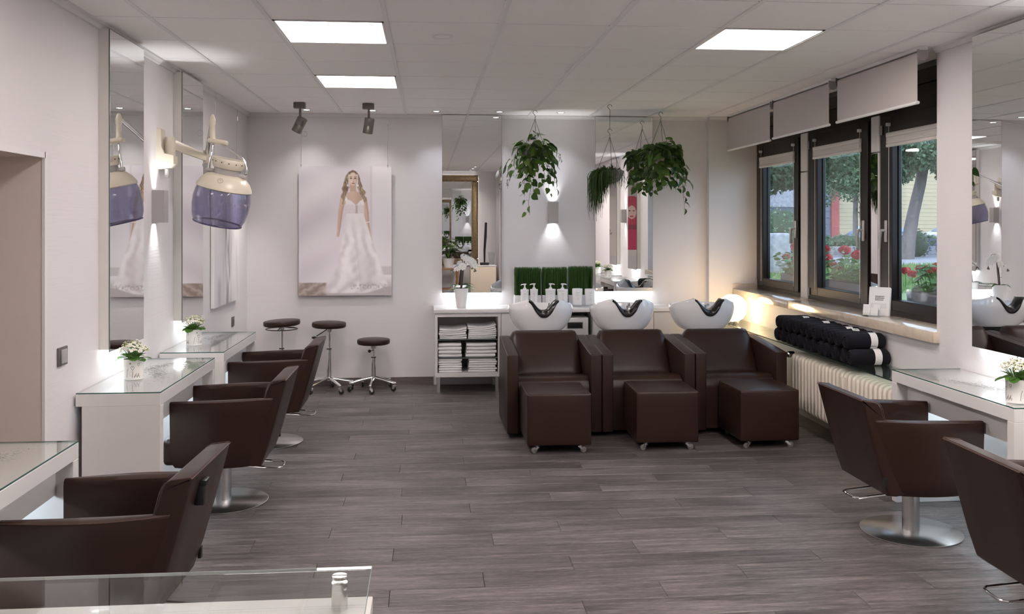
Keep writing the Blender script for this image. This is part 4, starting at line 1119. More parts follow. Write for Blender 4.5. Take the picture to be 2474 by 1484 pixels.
def bride(s, t):
    x, y = s * 224, t * 313
    nz = lambda sc, o=0: noise.noise(Vector((x / sc, y / sc, o)))
    c = (226, 219, 226)
    # soft diagonal daylight on the wall
    dg = math.sin((x * 0.55 + y * 0.9) / 17.0) * sstep(150, 40, x)
    c = mixc(c, (205, 198, 207), 0.45 * max(0, dg)); c = mixc(c, (240, 236, 240), 0.5 * max(0, -dg))
    if x > 170: c = mixc(c, (216, 210, 216), sstep(170, 173, x)); 
    if 174 < x: c = mixc(c, (232, 227, 232), sstep(174, 180, x))
    if y > 240 and x > 150: c = mixc(c, (206, 200, 205), sstep(240, 245, y))
    if y > 262 and x > 182: c = mixc(c, (236, 232, 235), sstep(262, 264, y)); c = mixc(c, (205, 200, 203), sstep(266, 290, y))
    if y > 290: c = mixc(c, (188, 180, 182), sstep(290, 293, y))
    if y > 280 and x < 70:
        pl = 0.5 + 0.5 * math.sin((x + (y - 282) * 1.6) / 6.0 + nz(9) * 2)
        c = mixc(c, mixc((150, 134, 128), (186, 172, 166), pl), sstep(280, 283, y) * sstep(70, 62, x))
    # arms behind the dress
    skin, skin2 = (214, 186, 170), (176, 146, 130)
    for pts in (((106, 78, 6.5), (100, 112, 5.2), (97, 145, 4.0), (94, 168, 3.0)), ((157, 78, 7), (163, 112, 5.5), (166, 145, 4.5), (170, 168, 4.2), (173, 178, 4.0))):
        for (ax, ay, ra), (bx, by, rb) in zip(pts, pts[1:]):
            dd, q = seg_d(x, y, ax, ay, bx, by); rr = ra + (rb - ra) * q
            sh = mixc(skin, skin2, sstep(-rr * 0.2, rr, x - (ax + (bx - ax) * q)) * 0.7)
            c = mixc(c, sh, sstep(rr + 0.9, rr - 0.7, dd))
    # skirt
    if y > 104:
        xl, xr_ = lerp_tab(SKIRT, y)
        al = sstep(xl - 3 - (y - 104) * 0.05, xl + 2, x) * sstep(xr_ + 3 + (y - 104) * 0.02, xr_ - 2, x) * sstep(104, 108, y)
        q = (x - xl) / max(1, xr_ - xl)
        fold = math.sin(q * 17 + nz(40) * 2.5 + y * 0.006) * 0.5 + nz(14, 3) * 0.6
        base = mixc((240, 236, 239), (203, 194, 199), sstep(0.2, 1.0, 0.5 + 0.5 * fold) * sstep(110, 200, y) * 0.8)
        if 126 + (y - 110) * 0.12 < x and y > 160: base = mixc(base, (198, 190, 194), 0.45 * sstep(160, 240, y) * sstep(0.98, 0.7, q))
        if y > 280 and x > 125: base = mixc(base, (120, 110, 110), 0.55 * sstep(280, 290, y) * max(0, nz(5, 7) + 0.25) * sstep(300, 294, y))
        c = mixc(c, base, al * sstep(311, 304, y))
    # torso: neck, chest, bodice
    dd, q = seg_d(x, y, 130, 44, 131, 66)
    c = mixc(c, (202, 172, 156), sstep(8.5, 6.5, dd))
    ch = ((x - 133) / 25) ** 2 + ((y - 80) / 20) ** 2
    c = mixc(c, mixc((216, 190, 174), (184, 154, 138), sstep(128, 150, x) * 0.6), sstep(1.12, 0.92, ch))
    if 78 < y < 114:
        top = 86 + 7 * math.exp(-((x - 138) / 7) ** 2) - 5 * math.exp(-((x - 120) / 8) ** 2) - 5 * math.exp(-((x - 152) / 8) ** 2)
        lace = 0.5 + 0.5 * noise.noise(Vector((x / 2.2, y / 2.2, 2)))
        bc = mixc((238, 234, 236), (196, 184, 182), lace * 0.55 * sstep(90, 96, y))
        if abs(x - 139) < 2.2 and y > 94: bc = mixc(bc, (170, 150, 145), 0.6)
        c = mixc(c, bc, sstep(top - 1, top + 1.5, y) * sstep(112, 115, x) * sstep(159, 156, x))
    for ax, ay, bx, by in ((111, 74, 118, 88), (157, 78, 153, 88)):
        dd, q = seg_d(x, y, ax, ay, bx, by); c = mixc(c, (240, 236, 238), sstep(4, 2.4, dd))
    # hair
    if 7 < y < 99:
        xl, xr_ = lerp_tab(HAIR, y); wv = 2.2 * math.sin(y * 0.33) * sstep(40, 60, y)
        a_h = sstep(xl - 1.5 + wv, xl + 1.0 + wv, x) * sstep(xr_ + 1.5 + wv, xr_ - 1.0 + wv, x) * sstep(7.5, 10, y)
        inner = 0.0
        if y > 20:
            hw = 11.5 if y < 50 else 9 + (y - 50) * 0.42
            inner = sstep(hw + 1.5, hw - 1.0, abs(x - 131.0 - (y > 50) * (y - 50) * 0.05))
        st = max(0, min(1, 0.5 + 0.75 * noise.noise(Vector(((x + 2.2 * math.sin(y * 0.26)) / 2.1, y / 16, 4))) + 0.35 * noise.noise(Vector((x / 1.1, y / 9, 9)))))
        hc = mixc(mixc((88, 70, 58), (196, 176, 150), st), (206, 190, 168), sstep(40, 90, y) * 0.35)
        hc = mixc(hc, (98, 80, 66), sstep(24, 10, y) * 0.4)
        c = mixc(c, hc, a_h * (1 - inner))
    # face
    fx, fy = (x - 130.5) / 10.6, (y - 31) / 16.5
    f = fx * fx + fy * fy * (1.12 if fy > 0 else 0.95)
    fc = mixc((232, 210, 198), (190, 160, 145), sstep(0.1, 1.0, fx) * 0.55 + sstep(0.55, 1.0, f) * 0.25)
    c = mixc(c, fc, sstep(1.06, 0.9, f))
    for ex in (125.6, 135.6):
        e = ((x - ex) / 2.9) ** 2 + ((y - 29.2) / 1.35) ** 2; c = mixc(c, (66, 50, 44), sstep(1.5, 0.6, e) * 0.9)
        bw = ((x - ex) / 3.6) ** 2 + ((y - 25.6 + abs(x - ex) * 0.1) / 0.9) ** 2; c = mixc(c, (120, 92, 76), sstep(1.5, 0.6, bw) * 0.75)
    dd, q = seg_d(x, y, 131.8, 29, 132.6, 36.5); c = mixc(c, (186, 154, 140), sstep(1.6, 0.5, dd) * 0.55)
    e = ((x - 131) / 2.2) ** 2 + ((y - 37.4) / 0.8) ** 2; c = mixc(c, (150, 112, 100), sstep(1.4, 0.6, e) * 0.6)
    e = ((x - 131.2) / 4.2) ** 2 + ((y - 41.0) / 1.6) ** 2; c = mixc(c, (150, 88, 84), sstep(1.3, 0.6, e) * 0.85)
    for ex in (117.5, 142.5):
        e = ((x - ex) / 1.5) ** 2 + ((y - 46) / 2.6) ** 2; c = mixc(c, (244, 240, 238), sstep(1.4, 0.7, e))
    # bracelet
    dd, q = seg_d(x, y, 161.5, 136, 170, 134.5); c = mixc(c, (236, 230, 228), sstep(1.6, 0.8, dd))
    return c
M['acryl'] = vcol_mat('acrylic_print', 0.12, 0.35)
po = thing('wedding_poster', 'large acrylic wall picture of a woman in a white wedding gown', 'poster', (-1.285, YB - 0.052, 0.913))
link('print', print_mesh('print', 0.916, 1.292, 186, 262, bride, M['acryl']), po, (0, -0.0012, 0))
MB().box(-0.001, 0.917, 0.0, 0.012, -0.001, 1.293).build('acrylic_sheet', M['lacq'], po, smooth=0)
for x in (0.06, 0.856): MB().box(x - 0.02, x + 0.02, 0.012, 0.0515, 0.05, 0.09).build('spacer', M['grey_p'], po, smooth=0)
wr_ = MB()
for x in (0.022, 0.878):
    wr_.tube([(x, 0.006, 1.29), (x, 0.02, ZC - 0.913 - 0.04)], 0.0018, 6); wr_.cyl((x, 0.004, 1.28), (x, 0.004, 1.31), 0.006, n=8); wr_.cyl((x, 0.019, 1.70), (x, 0.019, 1.715), 0.005, n=8)
wr_.tube([(0.022 + 0.03 + 0.028 * math.cos(k * 0.55), 0.012, 1.615 + 0.028 * math.sin(k * 0.55)) for k in range(22)], 0.0012, 6)
wr_.build('hanging_wire', M['steel'], po)

def abstract(s, t):
    x, y = s * 100, t * 125
    n1 = noise.noise(Vector((x / 9, y / 40, 1))); n2 = noise.noise(Vector((x / 3, y / 22, 5))); n3 = noise.noise(Vector((x / 22, y / 22, 8)))
    c = (226, 222, 226)
    col = math.exp(-((x - 52 - 10 * n3) / 17) ** 2)
    c = mixc(c, (150, 146, 150), max(0, min(1, col * (0.55 + 1.2 * n1))))
    blk = max(0, n2 * 1.6 - 0.25) * math.exp(-((x - 55) / 14) ** 2) * (0.4 + 0.9 * math.exp(-((y - 88) / 22) ** 2))
    c = mixc(c, (96, 92, 96), min(1, blk))
    c = mixc(c, (178, 174, 178), 0.5 * math.exp(-((x - 88 - 3 * n3) / 6) ** 2) * max(0, n1 + 0.4))
    c = mixc(c, (170, 166, 168), 0.6 * math.exp(-((x - 18) / 7) ** 2) * sstep(95, 110, y))
    return c
cv = thing('abstract_canvas', 'white canvas with grey brush streaks hanging on the left wall near the corner', 'painting', (XL, 7.975, 0.93))
me = print_mesh('canvas_print', 1.02, 1.27, 100, 124, abstract, vcol_mat('canvas_print', 0.6))
link('canvas_print', me, cv, (0.0362, 0, 0), (0, 0, PI / 2))
MB().box(0.006, 0.0358, 0, 1.02, 0, 1.27).build('canvas_frame', M['paper'], cv, smooth=0)
wr_ = MB()
for y in (0.05, 0.97): wr_.tube([(0.02, y, 1.27), (0.03, y, ZC - 0.93 - 0.04)], 0.0018, 6); wr_.cyl((0.03, y, 1.66), (0.03, y, 1.70), 0.006, n=8)
wr_.build('hanging_wire', M['steel'], cv)

# ================================================================== PLANTS
M['leaf'] = leaf_mat('pothos_leaf', (0.022, 0.060, 0.016, 1), (0.12, 0.23, 0.045, 1), 0.3)
M['leaf2'] = leaf_mat('kalanchoe_leaf', (0.045, 0.14, 0.02, 1), (0.12, 0.26, 0.05, 1), 0.35)
M['stem'] = mat('green_stem', (0.06, 0.09, 0.03, 1), 0.5)
M['petal'] = mat('white_petal', (0.80, 0.78, 0.68, 1), 0.5, sub=0.1)
M['petal_y'] = mat('cream_bud', (0.62, 0.62, 0.30, 1), 0.5)
M['soil'] = mat('potting_soil', (0.03, 0.022, 0.016, 1), 0.9, bump=(60, 0.8))
M['felt'] = mat('grey_felt_bowl', (0.30, 0.29, 0.29, 1), 0.9, bump=(60, 0.9), var=(30, 0.35))
M['orchid'] = mat('orchid_white', (0.85, 0.84, 0.84, 1), 0.45, sub=0.15)
def heart_leaf(l=1.0, wd=0.78, curl=0.18, fold=0.12, tipd=0.25):
    """leaf along +x from 0 to l, heart base at the stalk"""
    vs = []; fs = []; nu = 7
    prof = [(-0.10, 0.16), (0.02, 0.36), (0.18, 0.47), (0.38, 0.46), (0.58, 0.36), (0.78, 0.20), (0.92, 0.07), (1.0, 0.0)]
    for u, h in prof:
        z0 = -tipd * max(0, u) ** 2
        zz = curl * 0.3
        vs += [(u * l, -h * wd * l, (z0 + fold * h * 1.2 - curl * h * h) * l), (max(u, 0.0) * l if u < 0 else u * l, 0, z0 * l), (u * l, h * wd * l, (z0 + fold * h * 1.2 - curl * h * h) * l)]
    for k in range(len(prof) - 1):
        a = k * 3
        fs += [(a, a + 1, a + 4, a + 3), (a + 1, a + 2, a + 5, a + 4)]
    return MB().add(vs, fs)
leaf_meshes = [heart_leaf(1, 0.80, .2, .14, .28).mesh('leaf', 180, M['leaf'], fix=False), heart_leaf(1, 0.66, .1, .22, .45).mesh('leaf', 180, M['leaf'], fix=False), heart_leaf(1, 0.88, .3, .05, .12).mesh('leaf', 180, M['leaf'], fix=False)]
def leaf_rot(d, upv, roll=0.0):
    x = Vector(d).normalized(); z = Vector(upv); z = (z - x * z.dot(x)); z = z.normalized() if z.length > 1e-4 else x.orthogonal().normalized()
    y = z.cross(x); m = Matrix((x, y, z)).transposed().to_4x4()
    return m @ Matrix.Rotation(roll, 4, 'X')
def chain(mb, p0, p1, r=0.0022, n=None):
    p0, p1 = Vector(p0), Vector(p1); L_ = (p1 - p0).length; n = n or max(3, int(L_ / 0.012))
    d = (p1 - p0).normalized(); a = d.orthogonal().normalized(); b = d.cross(a)
    for k in range(n):
        c = p0.lerp(p1, (k + 0.5) / n); s_ = a if k % 2 else b; hl = L_ / n * 0.72
        mb.tube([c + d * hl * math.cos(q * PI / 4) + s_ * r * 1.6 * math.sin(q * PI / 4) for q in range(8)], r * 0.45, 4, closed=True)
def hook(mb, top, s=1.0):
    t = Vector(top)
    mb.tube([t + Vector((0.020 * s * math.cos(a), 0, -0.020 * s + 0.020 * s * math.sin(a))) for a in [R(0) + k * R(24) for k in range(9)]] + [t + Vector((-0.004 * s, 0, -0.042 * s)), t + Vector((0.004 * s, 0, -0.058 * s)), t + Vector((0.0, 0, -0.07 * s))], 0.0022, 6)
def bowl_thing(name, label, hookp, zrim, rb, hb_, group, long_chain=False):
    t = thing(name, label, 'hanging plant', hookp, 0, group)
    z = zrim - hookp[2]
    mb = MB().lathe([(0.0, -hb_), (rb * 0.35, -hb_ * 0.97), (rb * 0.7, -hb_ * 0.72), (rb * 0.93, -hb_ * 0.3), (rb, 0), (rb * 0.95, 0.004), (rb * 0.9, -0.012), (0, -0.014)], (0, 0, z), 36)
    mb.build('bowl', M['felt'], t)
    MB().lathe([(0, -0.010), (rb * 0.91, -0.010), (rb * 0.91, -0.016), (0, -0.02)], (0, 0, z), 24).build('soil', M['soil'], t)
    c = MB(); hook(c, (0, 0, 0))
    knot = -0.085
    if long_chain:
        knot = long_chain; chain(c, (0, 0, -0.066), (0, 0, knot + 0.07)); hook(c, (0, 0, knot + 0.075))
    else: chain(c, (0, 0, -0.066), (0, 0, knot))
    for k in range(3):
        a = 0.5 + k * 2 * PI / 3; chain(c, (0, 0, knot), (rb * 0.93 * math.cos(a), rb * 0.93 * math.sin(a), z))
    c.build('hanging_chain', M['steel_dk'], t)
    return t, z
M['steel_dk'] = mat('dark_chain', (0.10, 0.10, 0.10, 1), 0.4, metal=0.8)
def pothos(label, hookp, zrim, rb, hb_, seed, vines, crown, big):
    t, z = bowl_thing('pothos_plant', label, hookp, zrim, rb, hb_, 'hanging pothos plants in grey bowls')
    r = random.Random(seed); st = MB(); leaves = []
    def leaf(p, d, s, roll=0.0, upv=(0, 0, 1)):
        leaves.append((p, leaf_rot(d, upv, roll), s))
    for k in range(crown):   # upright crown above the rim
        a = r.uniform(0, 2 * PI); q = math.sqrt(r.random()) * rb * 1.25
        h = r.uniform(0.015, 0.17) * (1.15 - q / (rb * 1.6))
        base = Vector((q * 0.4 * math.cos(a), q * 0.4 * math.sin(a), z)); tip = Vector((q * math.cos(a), q * math.sin(a), z + h))
        st.tube([base, base.lerp(tip, .5) + Vector((0, 0, 0.02)), tip], 0.0018, 5)
        a2 = a + r.uniform(-0.9, 0.9)
        leaf(tip, (math.cos(a2), math.sin(a2), r.uniform(-0.7, 0.15)), r.uniform(0.062, 0.095) * big, r.uniform(-.5, .5))
    for (a, out, drop, side, n) in vines:   # trailing vines: leave over the rim and hang
        pts = []
        for k in range(13):
            q = k / 12
            rad = rb * 0.75 + out * math.sin(min(1, q * 1.6) * PI / 2)
            zz = z + 0.03 * math.sin(min(1, q * 5) * PI) - drop * max(0, q - 0.08) ** 1.1
            sw = side * math.sin(q * 2.6)
            pts.append(Vector((rad * math.cos(a) + sw * -math.sin(a) + 0.010 * math.sin(q * 14 + a * 3), rad * math.sin(a) + sw * math.cos(a), zz)))
        st.tube(pts, [0.0026 - 0.0012 * k / 12 for k in range(13)], 5)
        for k in range(n):
            q = (k + 0.6) / n; i = q * 12; i0 = min(11, int(i)); p = pts[i0].lerp(pts[i0 + 1], i - i0)
            sgn = 1 if k % 2 else -1
            a2 = a + sgn * r.uniform(0.5, 1.5)
            off = Vector((math.cos(a2), math.sin(a2), r.uniform(-0.3, 0.4))) * r.uniform(0.02, 0.045)
            st.tube([p, p + off * 0.6 + Vector((0, 0, 0.008)), p + off], 0.0014, 5)
            s_ = r.uniform(0.058, 0.10) * big * (1.0 - 0.42 * q ** 1.5)
            dz = r.uniform(-1.3, -0.35)
            leaf(p + off, (math.cos(a2), math.sin(a2), dz), s_, r.uniform(-.6, .6), (math.cos(a), math.sin(a), 0.6))
    st.build('vines', M['stem'], t, smooth=60)
    for p, m, s_ in leaves:
        o = link('leaf', r.choice(leaf_meshes), t)
        o.matrix_local = Matrix.Translation(p) @ m @ Matrix.Scale(s_, 4)
    # small-leaved filler trailing between
    fl = MB()
    for k in range(150):
        a = r.uniform(0, 2 * PI); q = r.random(); rr = rb * r.uniform(0.8, 1.15)
        p = Vector((rr * math.cos(a), rr * math.sin(a), z - 0.02 - q * 0.30)); d = leaf_rot((math.cos(a + r.uniform(-1, 1)), math.sin(a), r.uniform(-1, .2)), (0, 0, 1)); s_ = r.uniform(0.012, 0.022)
        m = Matrix.Translation(p) @ d @ Matrix.Scale(s_, 4)
        fl.add([(0, 0, 0), (0.5, -0.35, 0.05), (1, 0, -0.1), (0.5, 0.35, 0.05)], [(0, 1, 2, 3)], m)
    fl.build('small_leaves', M['leaf'], t, smooth=0, fix=False, kind='stuff')
    return t
# angle 0 = +x, -pi/2 = towards the room
pothos('big trailing pothos in a grey bowl hanging left, above the back-wall lamp', (1.034, 9.10, ZC - 0.004), 2.352, 0.135, 0.125, 11,
       [(R(200), 0.10, 0.30, -0.06, 7), (R(180), 0.16, 0.42, 0.02, 7), (R(215), 0.05, 0.50, 0.04, 11), (R(230), 0.03, 0.70, 0.03, 13), (R(240), 0.03, 0.46, 0.05, 10), (R(222), 0.06, 0.44, 0.02, 10), (R(250), 0.02, 0.30, -0.05, 6), (R(280), 0.02, 0.20, 0.0, 4),
        (R(310), 0.04, 0.40, -0.03, 9), (R(330), 0.06, 0.50, -0.04, 10), (R(345), 0.10, 0.46, -0.07, 8), (R(5), 0.14, 0.10, 0.0, 3), (R(300), 0.02, 0.34, 0.06, 7), (R(20), 0.05, 0.30, 0.02, 6), (R(160), 0.05, 0.30, 0.02, 6)], 40, 1.25)
pothos('dense trailing pothos in a grey bowl hanging right of the rear mirror', (2.283, 9.115, ZC - 0.004), 2.345, 0.13, 0.12, 23,
       [(R(195), 0.02, 0.20, 0.02, 5), (R(230), 0.02, 0.34, 0.03, 9), (R(255), 0.03, 0.36, 0.0, 9), (R(280), 0.04, 0.40, 0.0, 10), (R(300), 0.06, 0.38, 0.0, 10), (R(320), 0.08, 0.44, -0.03, 11), (R(340), 0.10, 0.42, -0.05, 11), (R(355), 0.11, 0.36, -0.02, 9),
        (R(10), 0.13, 0.66, -0.06, 12), (R(20), 0.12, 0.30, 0.03, 7), (R(150), 0.03, 0.40, 0.03, 9), (R(120), 0.03, 0.46, 0.0, 9), (R(95), 0.03, 0.40, 0.02, 8), (R(60), 0.05, 0.40, 0.0, 8), (R(345), 0.06, 0.28, 0.0, 8), (R(330), 0.03, 0.24, 0.02, 7), (R(310), 0.03, 0.22, 0.0, 6)], 40, 1.3)
# rhipsalis: a mop of thin hanging stems, mostly on the left side
t, z = bowl_thing('rhipsalis_plant', 'hanging bowl of thin drooping green cactus stems beside the rear mirror', (1.67, 8.58, ZC - 0.004), 2.118, 0.135, 0.115, None, long_chain=-0.30)
r = random.Random(5); mb = MB()
for k in range(420):
    a = R(r.gauss(208, 48)); q0 = rb_ = 0.135 * math.sqrt(r.random()) * 0.85
    p = Vector((q0 * math.cos(a), q0 * math.sin(a), z - 0.005))
    dirx = math.cos(a); left = max(0, -dirx)
    drop = r.uniform(0.05, 0.16) + left * r.uniform(0.05, 0.32)
    out = r.uniform(0.015, 0.085) + 0.03 * left; arch = r.uniform(0.02, 0.085) * (1.2 - q0 / 0.135)
    pts = []
    for i in range(6):
        q = i / 5
        pts.append(p + Vector((math.cos(a) * out * math.sin(min(1, q * 2.5) * PI / 2) * 0.9, math.sin(a) * out * math.sin(min(1, q * 2.5) * PI / 2) * 0.9, arch * math.sin(min(1, q * 2.2) * PI) - drop * q ** 1.4)) + Vector((r.uniform(-1, 1), r.uniform(-1, 1), 0)) * 0.006 * q)
    mb.tube(pts, [0.0022, 0.0022, 0.0021, 0.002, 0.0017, 0.001], 4)
    if r.random() < 0.5:
        e = pts[3]; dv = Vector((r.uniform(-1, 1), r.uniform(-1, 1), -1.3)).normalized() * r.uniform(0.03, 0.08)
        mb.tube([e, e + dv * .5, e + dv], [0.0019, 0.0017, 0.001], 4)
mb.build('drooping_stems', leaf_mat('rhipsalis_green', (0.03, 0.07, 0.018, 1), (0.09, 0.16, 0.04, 1), 0.5), t, smooth=180, fix=False, kind='stuff')

# ---- flowering pots on the desks
pot_pat = None
def flower_pot(label, loc, seed, rz=0):
    t = thing('flowering_pot', label, 'potted plant', loc, rz, 'white flowering plants in punched pots')
    R0, H0 = 0.052, 0.112
    MB().lathe([(0, 0), (R0 - 0.002, 0), (R0, 0.002), (R0, H0 - 0.003), (R0 + 0.0015, H0), (R0 - 0.0015, H0 + 0.001), (R0 - 0.003, H0 - 0.004), (R0 - 0.003, H0 - 0.02), (0, H0 - 0.02)], n=40).build('pot', M['potw'], t)
    pt = MB(); rr = R0 + 0.0004
    def cp(u, v): return (rr * math.sin(u), -rr * math.cos(u), v)
    def dot(u, v, s_): pt.add([cp(u - s_ / R0, v), cp(u, v - s_), cp(u + s_ / R0, v), cp(u, v + s_)], [(0, 1, 2, 3)])
    def stroke(pts, wd=0.0009):
        for (u0, v0), (u1, v1) in zip(pts, pts[1:]):
            du, dv = (u1 - u0) * R0, v1 - v0; l = math.hypot(du, dv) or 1; nx_, ny_ = -dv / l * wd, du / l * wd
            pt.add([cp(u0 - nx_ / R0, v0 - ny_), cp(u1 - nx_ / R0, v1 - ny_), cp(u1 + nx_ / R0, v1 + ny_), cp(u0 + nx_ / R0, v0 + ny_)], [(0, 1, 2, 3)])
    for k in range(3):
        b = k * 2 * PI / 3 + 0.15
        stroke([(b - 0.62 + 0.25 * (1 - math.cos(q)), 0.014 + 0.05 * math.sin(q)) for q in [i * 0.22 for i in range(7)]])
        for i in range(24):
            q = i / 24 * 2 * PI; dot(b - 0.12 + 0.26 * math.cos(q) * (0.6 if i % 2 else 1), 0.036 + 0.016 * math.sin(q) * (0.6 if i % 2 else 1), 0.0012)
        hp_ = [(b + 0.02 + 0.15 * math.sin(q) ** 3 * 1.1, 0.066 + 0.0105 * (math.cos(q) - 0.38 * math.cos(2 * q) - 0.15 * math.cos(3 * q))) for q in [i * 2 * PI / 18 for i in range(19)]]
        stroke(hp_)
        hp_ = [(b + 0.62 + 0.10 * math.sin(q) ** 3, 0.084 + 0.008 * (math.cos(q) - 0.38 * math.cos(2 * q) - 0.15 * math.cos(3 * q))) for q in [i * 2 * PI / 14 for i in range(15)]]
        stroke(hp_, 0.0007)
        stroke([(b - 0.02, 0.012), (b + 0.0, 0.03), (b + 0.02, 0.05)])
        for i in range(7): stroke([(b + 0.18 + 0.09 * i, 0.012 + 0.004 * (i % 3)), (b + 0.21 + 0.09 * i, 0.024 + 0.007 * (i % 3))], 0.0011)
        for a in (0.5, 1.1, 2.0, 2.7, 3.9, 5.2):
            pt.add([cp(b - 0.22, 0.090), cp(b - 0.22 + 0.10 * math.cos(a - 0.3), 0.090 + 0.0055 * math.sin(a - 0.3)), cp(b - 0.22 + 0.10 * math.cos(a + 0.3), 0.090 + 0.0055 * math.sin(a + 0.3))], [(0, 1, 2)])
    pt.build('punched_pattern', M['ink2'], t, smooth=0, fix=False, kind='stuff')
    r = random.Random(seed); zt = H0 - 0.004
    MB().lathe([(0, 0.0), (R0 - 0.0035, -0.004), (R0 - 0.0035, -0.012)], (0, 0, zt - 0.006), 20).build('soil', M['soil'], t)
    for k in range(13):
        a = k * 2.4 + r.uniform(-.3, .3); q = 0.016 + 0.022 * (k / 13); el = r.uniform(0.05, 0.9) if k < 8 else r.uniform(-0.15, 0.2)
        o = link('leaf', kal_leaf, t)
        o.matrix_local = Matrix.Translation((q * math.cos(a), q * math.sin(a), zt + r.uniform(-0.002, 0.012))) @ leaf_rot((math.cos(a), math.sin(a), el), (0, 0, 1), r.uniform(-.3, .3)) @ Matrix.Scale(r.uniform(0.052, 0.072), 4)
    st, fl, bd = MB(), MB(), MB()
    for k in range(58):
        a = k * 2.39996; q = math.sqrt((k + 0.5) / 58); rad = 0.072 * q
        h = 0.098 - 0.045 * q * q + r.uniform(-0.010, 0.008)
        tip = Vector((rad * math.cos(a) * 1.08, rad * math.sin(a), zt + h)); b0 = Vector((0.25 * rad * math.cos(a), 0.25 * rad * math.sin(a), zt))
        st.tube([b0, b0.lerp(tip, .55) + Vector((0, 0, 0.008)), tip], 0.0012, 5)
        if k % 2 == 0:
            b1 = b0 + Vector((r.uniform(-.03, .03), r.uniform(-.03, .03), r.uniform(.03, .06)))
        for j in range(5):
            c = tip + Vector((r.uniform(-.009, .009), r.uniform(-.009, .009), r.uniform(-.006, .006)))
            if r.random() < 0.22: bd.ball(tuple(c), 0.0030, 6, 4, sz=1.4); continue
            nrm = Vector((math.cos(a) * q * 1.1 + r.uniform(-.4, .4), math.sin(a) * q * 1.1 + r.uniform(-.4, .4), 0.8)).normalized()
            m = Matrix.Translation(c) @ leaf_rot(nrm.orthogonal(), nrm) @ Matrix.Rotation(r.uniform(0, 2), 4, 'Z') @ Matrix.Scale(r.uniform(0.0062, 0.0085), 4)
            for i in range(4):
                mm = m @ Matrix.Rotation(i * PI / 2, 4, 'Z')
                fl.add([(0, 0, 0), (0.5, -0.42, 0.10), (1.0, -0.22, 0.02), (1.0, 0.22, 0.02), (0.5, 0.42, 0.10)], [(0, 1, 2, 3, 4)], mm)
    st.build('flower_stalks', M['stem2'], t, smooth=60, kind='stuff'); fl.build('blossoms', M['petal'], t, smooth=0, fix=False, kind='stuff'); bd.build('buds', M['petal_y'], t, kind='stuff')
    return t
M['potw'] = mat('white_enamel', (0.78, 0.77, 0.75, 1), 0.3)
M['ink2'] = mat('punched_hole', (0.03, 0.03, 0.03, 1), 0.7)
M['stem2'] = mat('fresh_green_stem', (0.10, 0.22, 0.04, 1), 0.5)
kl = MB(); prof = [(0.0, 0.04), (0.15, 0.16), (0.35, 0.34), (0.55, 0.42), (0.75, 0.38), (0.9, 0.24), (1.0, 0.02)]
vs = []
for k, (u, h) in enumerate(prof):
    sc = 0.03 * (k % 2); vs += [(u, -h - sc, 0.10 * h - 0.30 * u * u + 0.1), (u, 0, -0.30 * u * u + 0.06), (u, h + sc, 0.10 * h - 0.30 * u * u + 0.1)]
kl.add(vs, [q for k in range(len(prof) - 1) for q in ((k * 3, k * 3 + 1, k * 3 + 4, k * 3 + 3), (k * 3 + 1, k * 3 + 2, k * 3 + 5, k * 3 + 4))])
kal_leaf = kl.mesh('leaf', 180, M['leaf2'], fix=False)
flower_pot('white flowering plant in a punched white pot on the middle left desk', (-1.630, 5.392, 0.7755), 1)
flower_pot('white flowering plant in a punched white pot on the far left desk', (-1.655, 6.842, 0.7755), 2, 0.7)
flower_pot('white flowering plant in a punched white pot on the right desk, at the picture edge', (2.835, 4.312, 0.7755), 3, 0.15)
flower_pot('white flowering plant in a punched pot further along the right wall, seen in mirrors', (2.90, 3.05, 0.7755), 4, 1.0)

# ---- orchid
oc = thing('orchid', 'white orchid in a tapered white pot on the worktop before the mirror', 'potted plant', (0.322, 9.27, 0.8055))
MB().lathe([(0, 0), (0.044, 0), (0.046, 0.003), (0.070, 0.188), (0.072, 0.192), (0.067, 0.192), (0.064, 0.17), (0, 0.17)], n=36).build('pot', M['ceram_m'] if 'ceram_m' in M else mat('white_pot', (0.80, 0.79, 0.79, 1), 0.35), oc)
MB().lathe([(0, 0.174), (0.063, 0.172), (0.062, 0.168)], n=20).build('bark', M['soil'], oc)
ol = leaf_mat('orchid_leaf', (0.03, 0.09, 0.02, 1), (0.06, 0.15, 0.04, 1), 0.3)
for a, l_, el, wd in ((R(175), 0.125, 0.45, .26), (R(200), 0.11, 0.35, .28), (R(-5), 0.15, 0.60, .24), (R(15), 0.13, 0.42, .26), (R(-25), 0.125, 0.50, .25), (R(120), 0.10, 0.5, .28)):
    vs = []; n = 9
    for k in range(n):
        q = k / (n - 1); h = wd * math.sin(PI * min(1, 0.06 + q * 0.94)) ** 0.7 * 0.5; zz = el * q - 0.62 * q * q
        vs += [(q, -h, zz + 0.35 * h), (q, 0, zz), (q, h, zz + 0.35 * h)]
    fs = [f for k in range(n - 1) for f in ((k * 3, k * 3 + 1, k * 3 + 4, k * 3 + 3), (k * 3 + 1, k * 3 + 2, k * 3 + 5, k * 3 + 4))]
    MB().add(vs, fs, Matrix.Translation((0.01 * math.cos(a), 0.01 * math.sin(a), 0.182)) @ Matrix.Rotation(a, 4, 'Z') @ Matrix.Scale(l_, 4)).build('leaf', ol, oc, smooth=180, fix=False)
s1 = [Vector(p) for p in ((0.0, 0, 0.18), (0.008, 0, 0.28), (0.018, 0, 0.36), (0.028, 0, 0.42), (0.036, 0, 0.478), (0.055, -0.01, 0.512), (0.09, -0.015, 0.508), (0.12, -0.02, 0.47), (0.13, -0.02, 0.42), (0.132, -0.02, 0.375))]
s2 = [Vector(p) for p in ((-0.008, 0, 0.18), (0.0, 0, 0.28), (0.012, -0.004, 0.36), (0.010, -0.01, 0.40), (-0.02, -0.016, 0.395), (-0.055, -0.02, 0.372), (-0.082, -0.02, 0.345))]
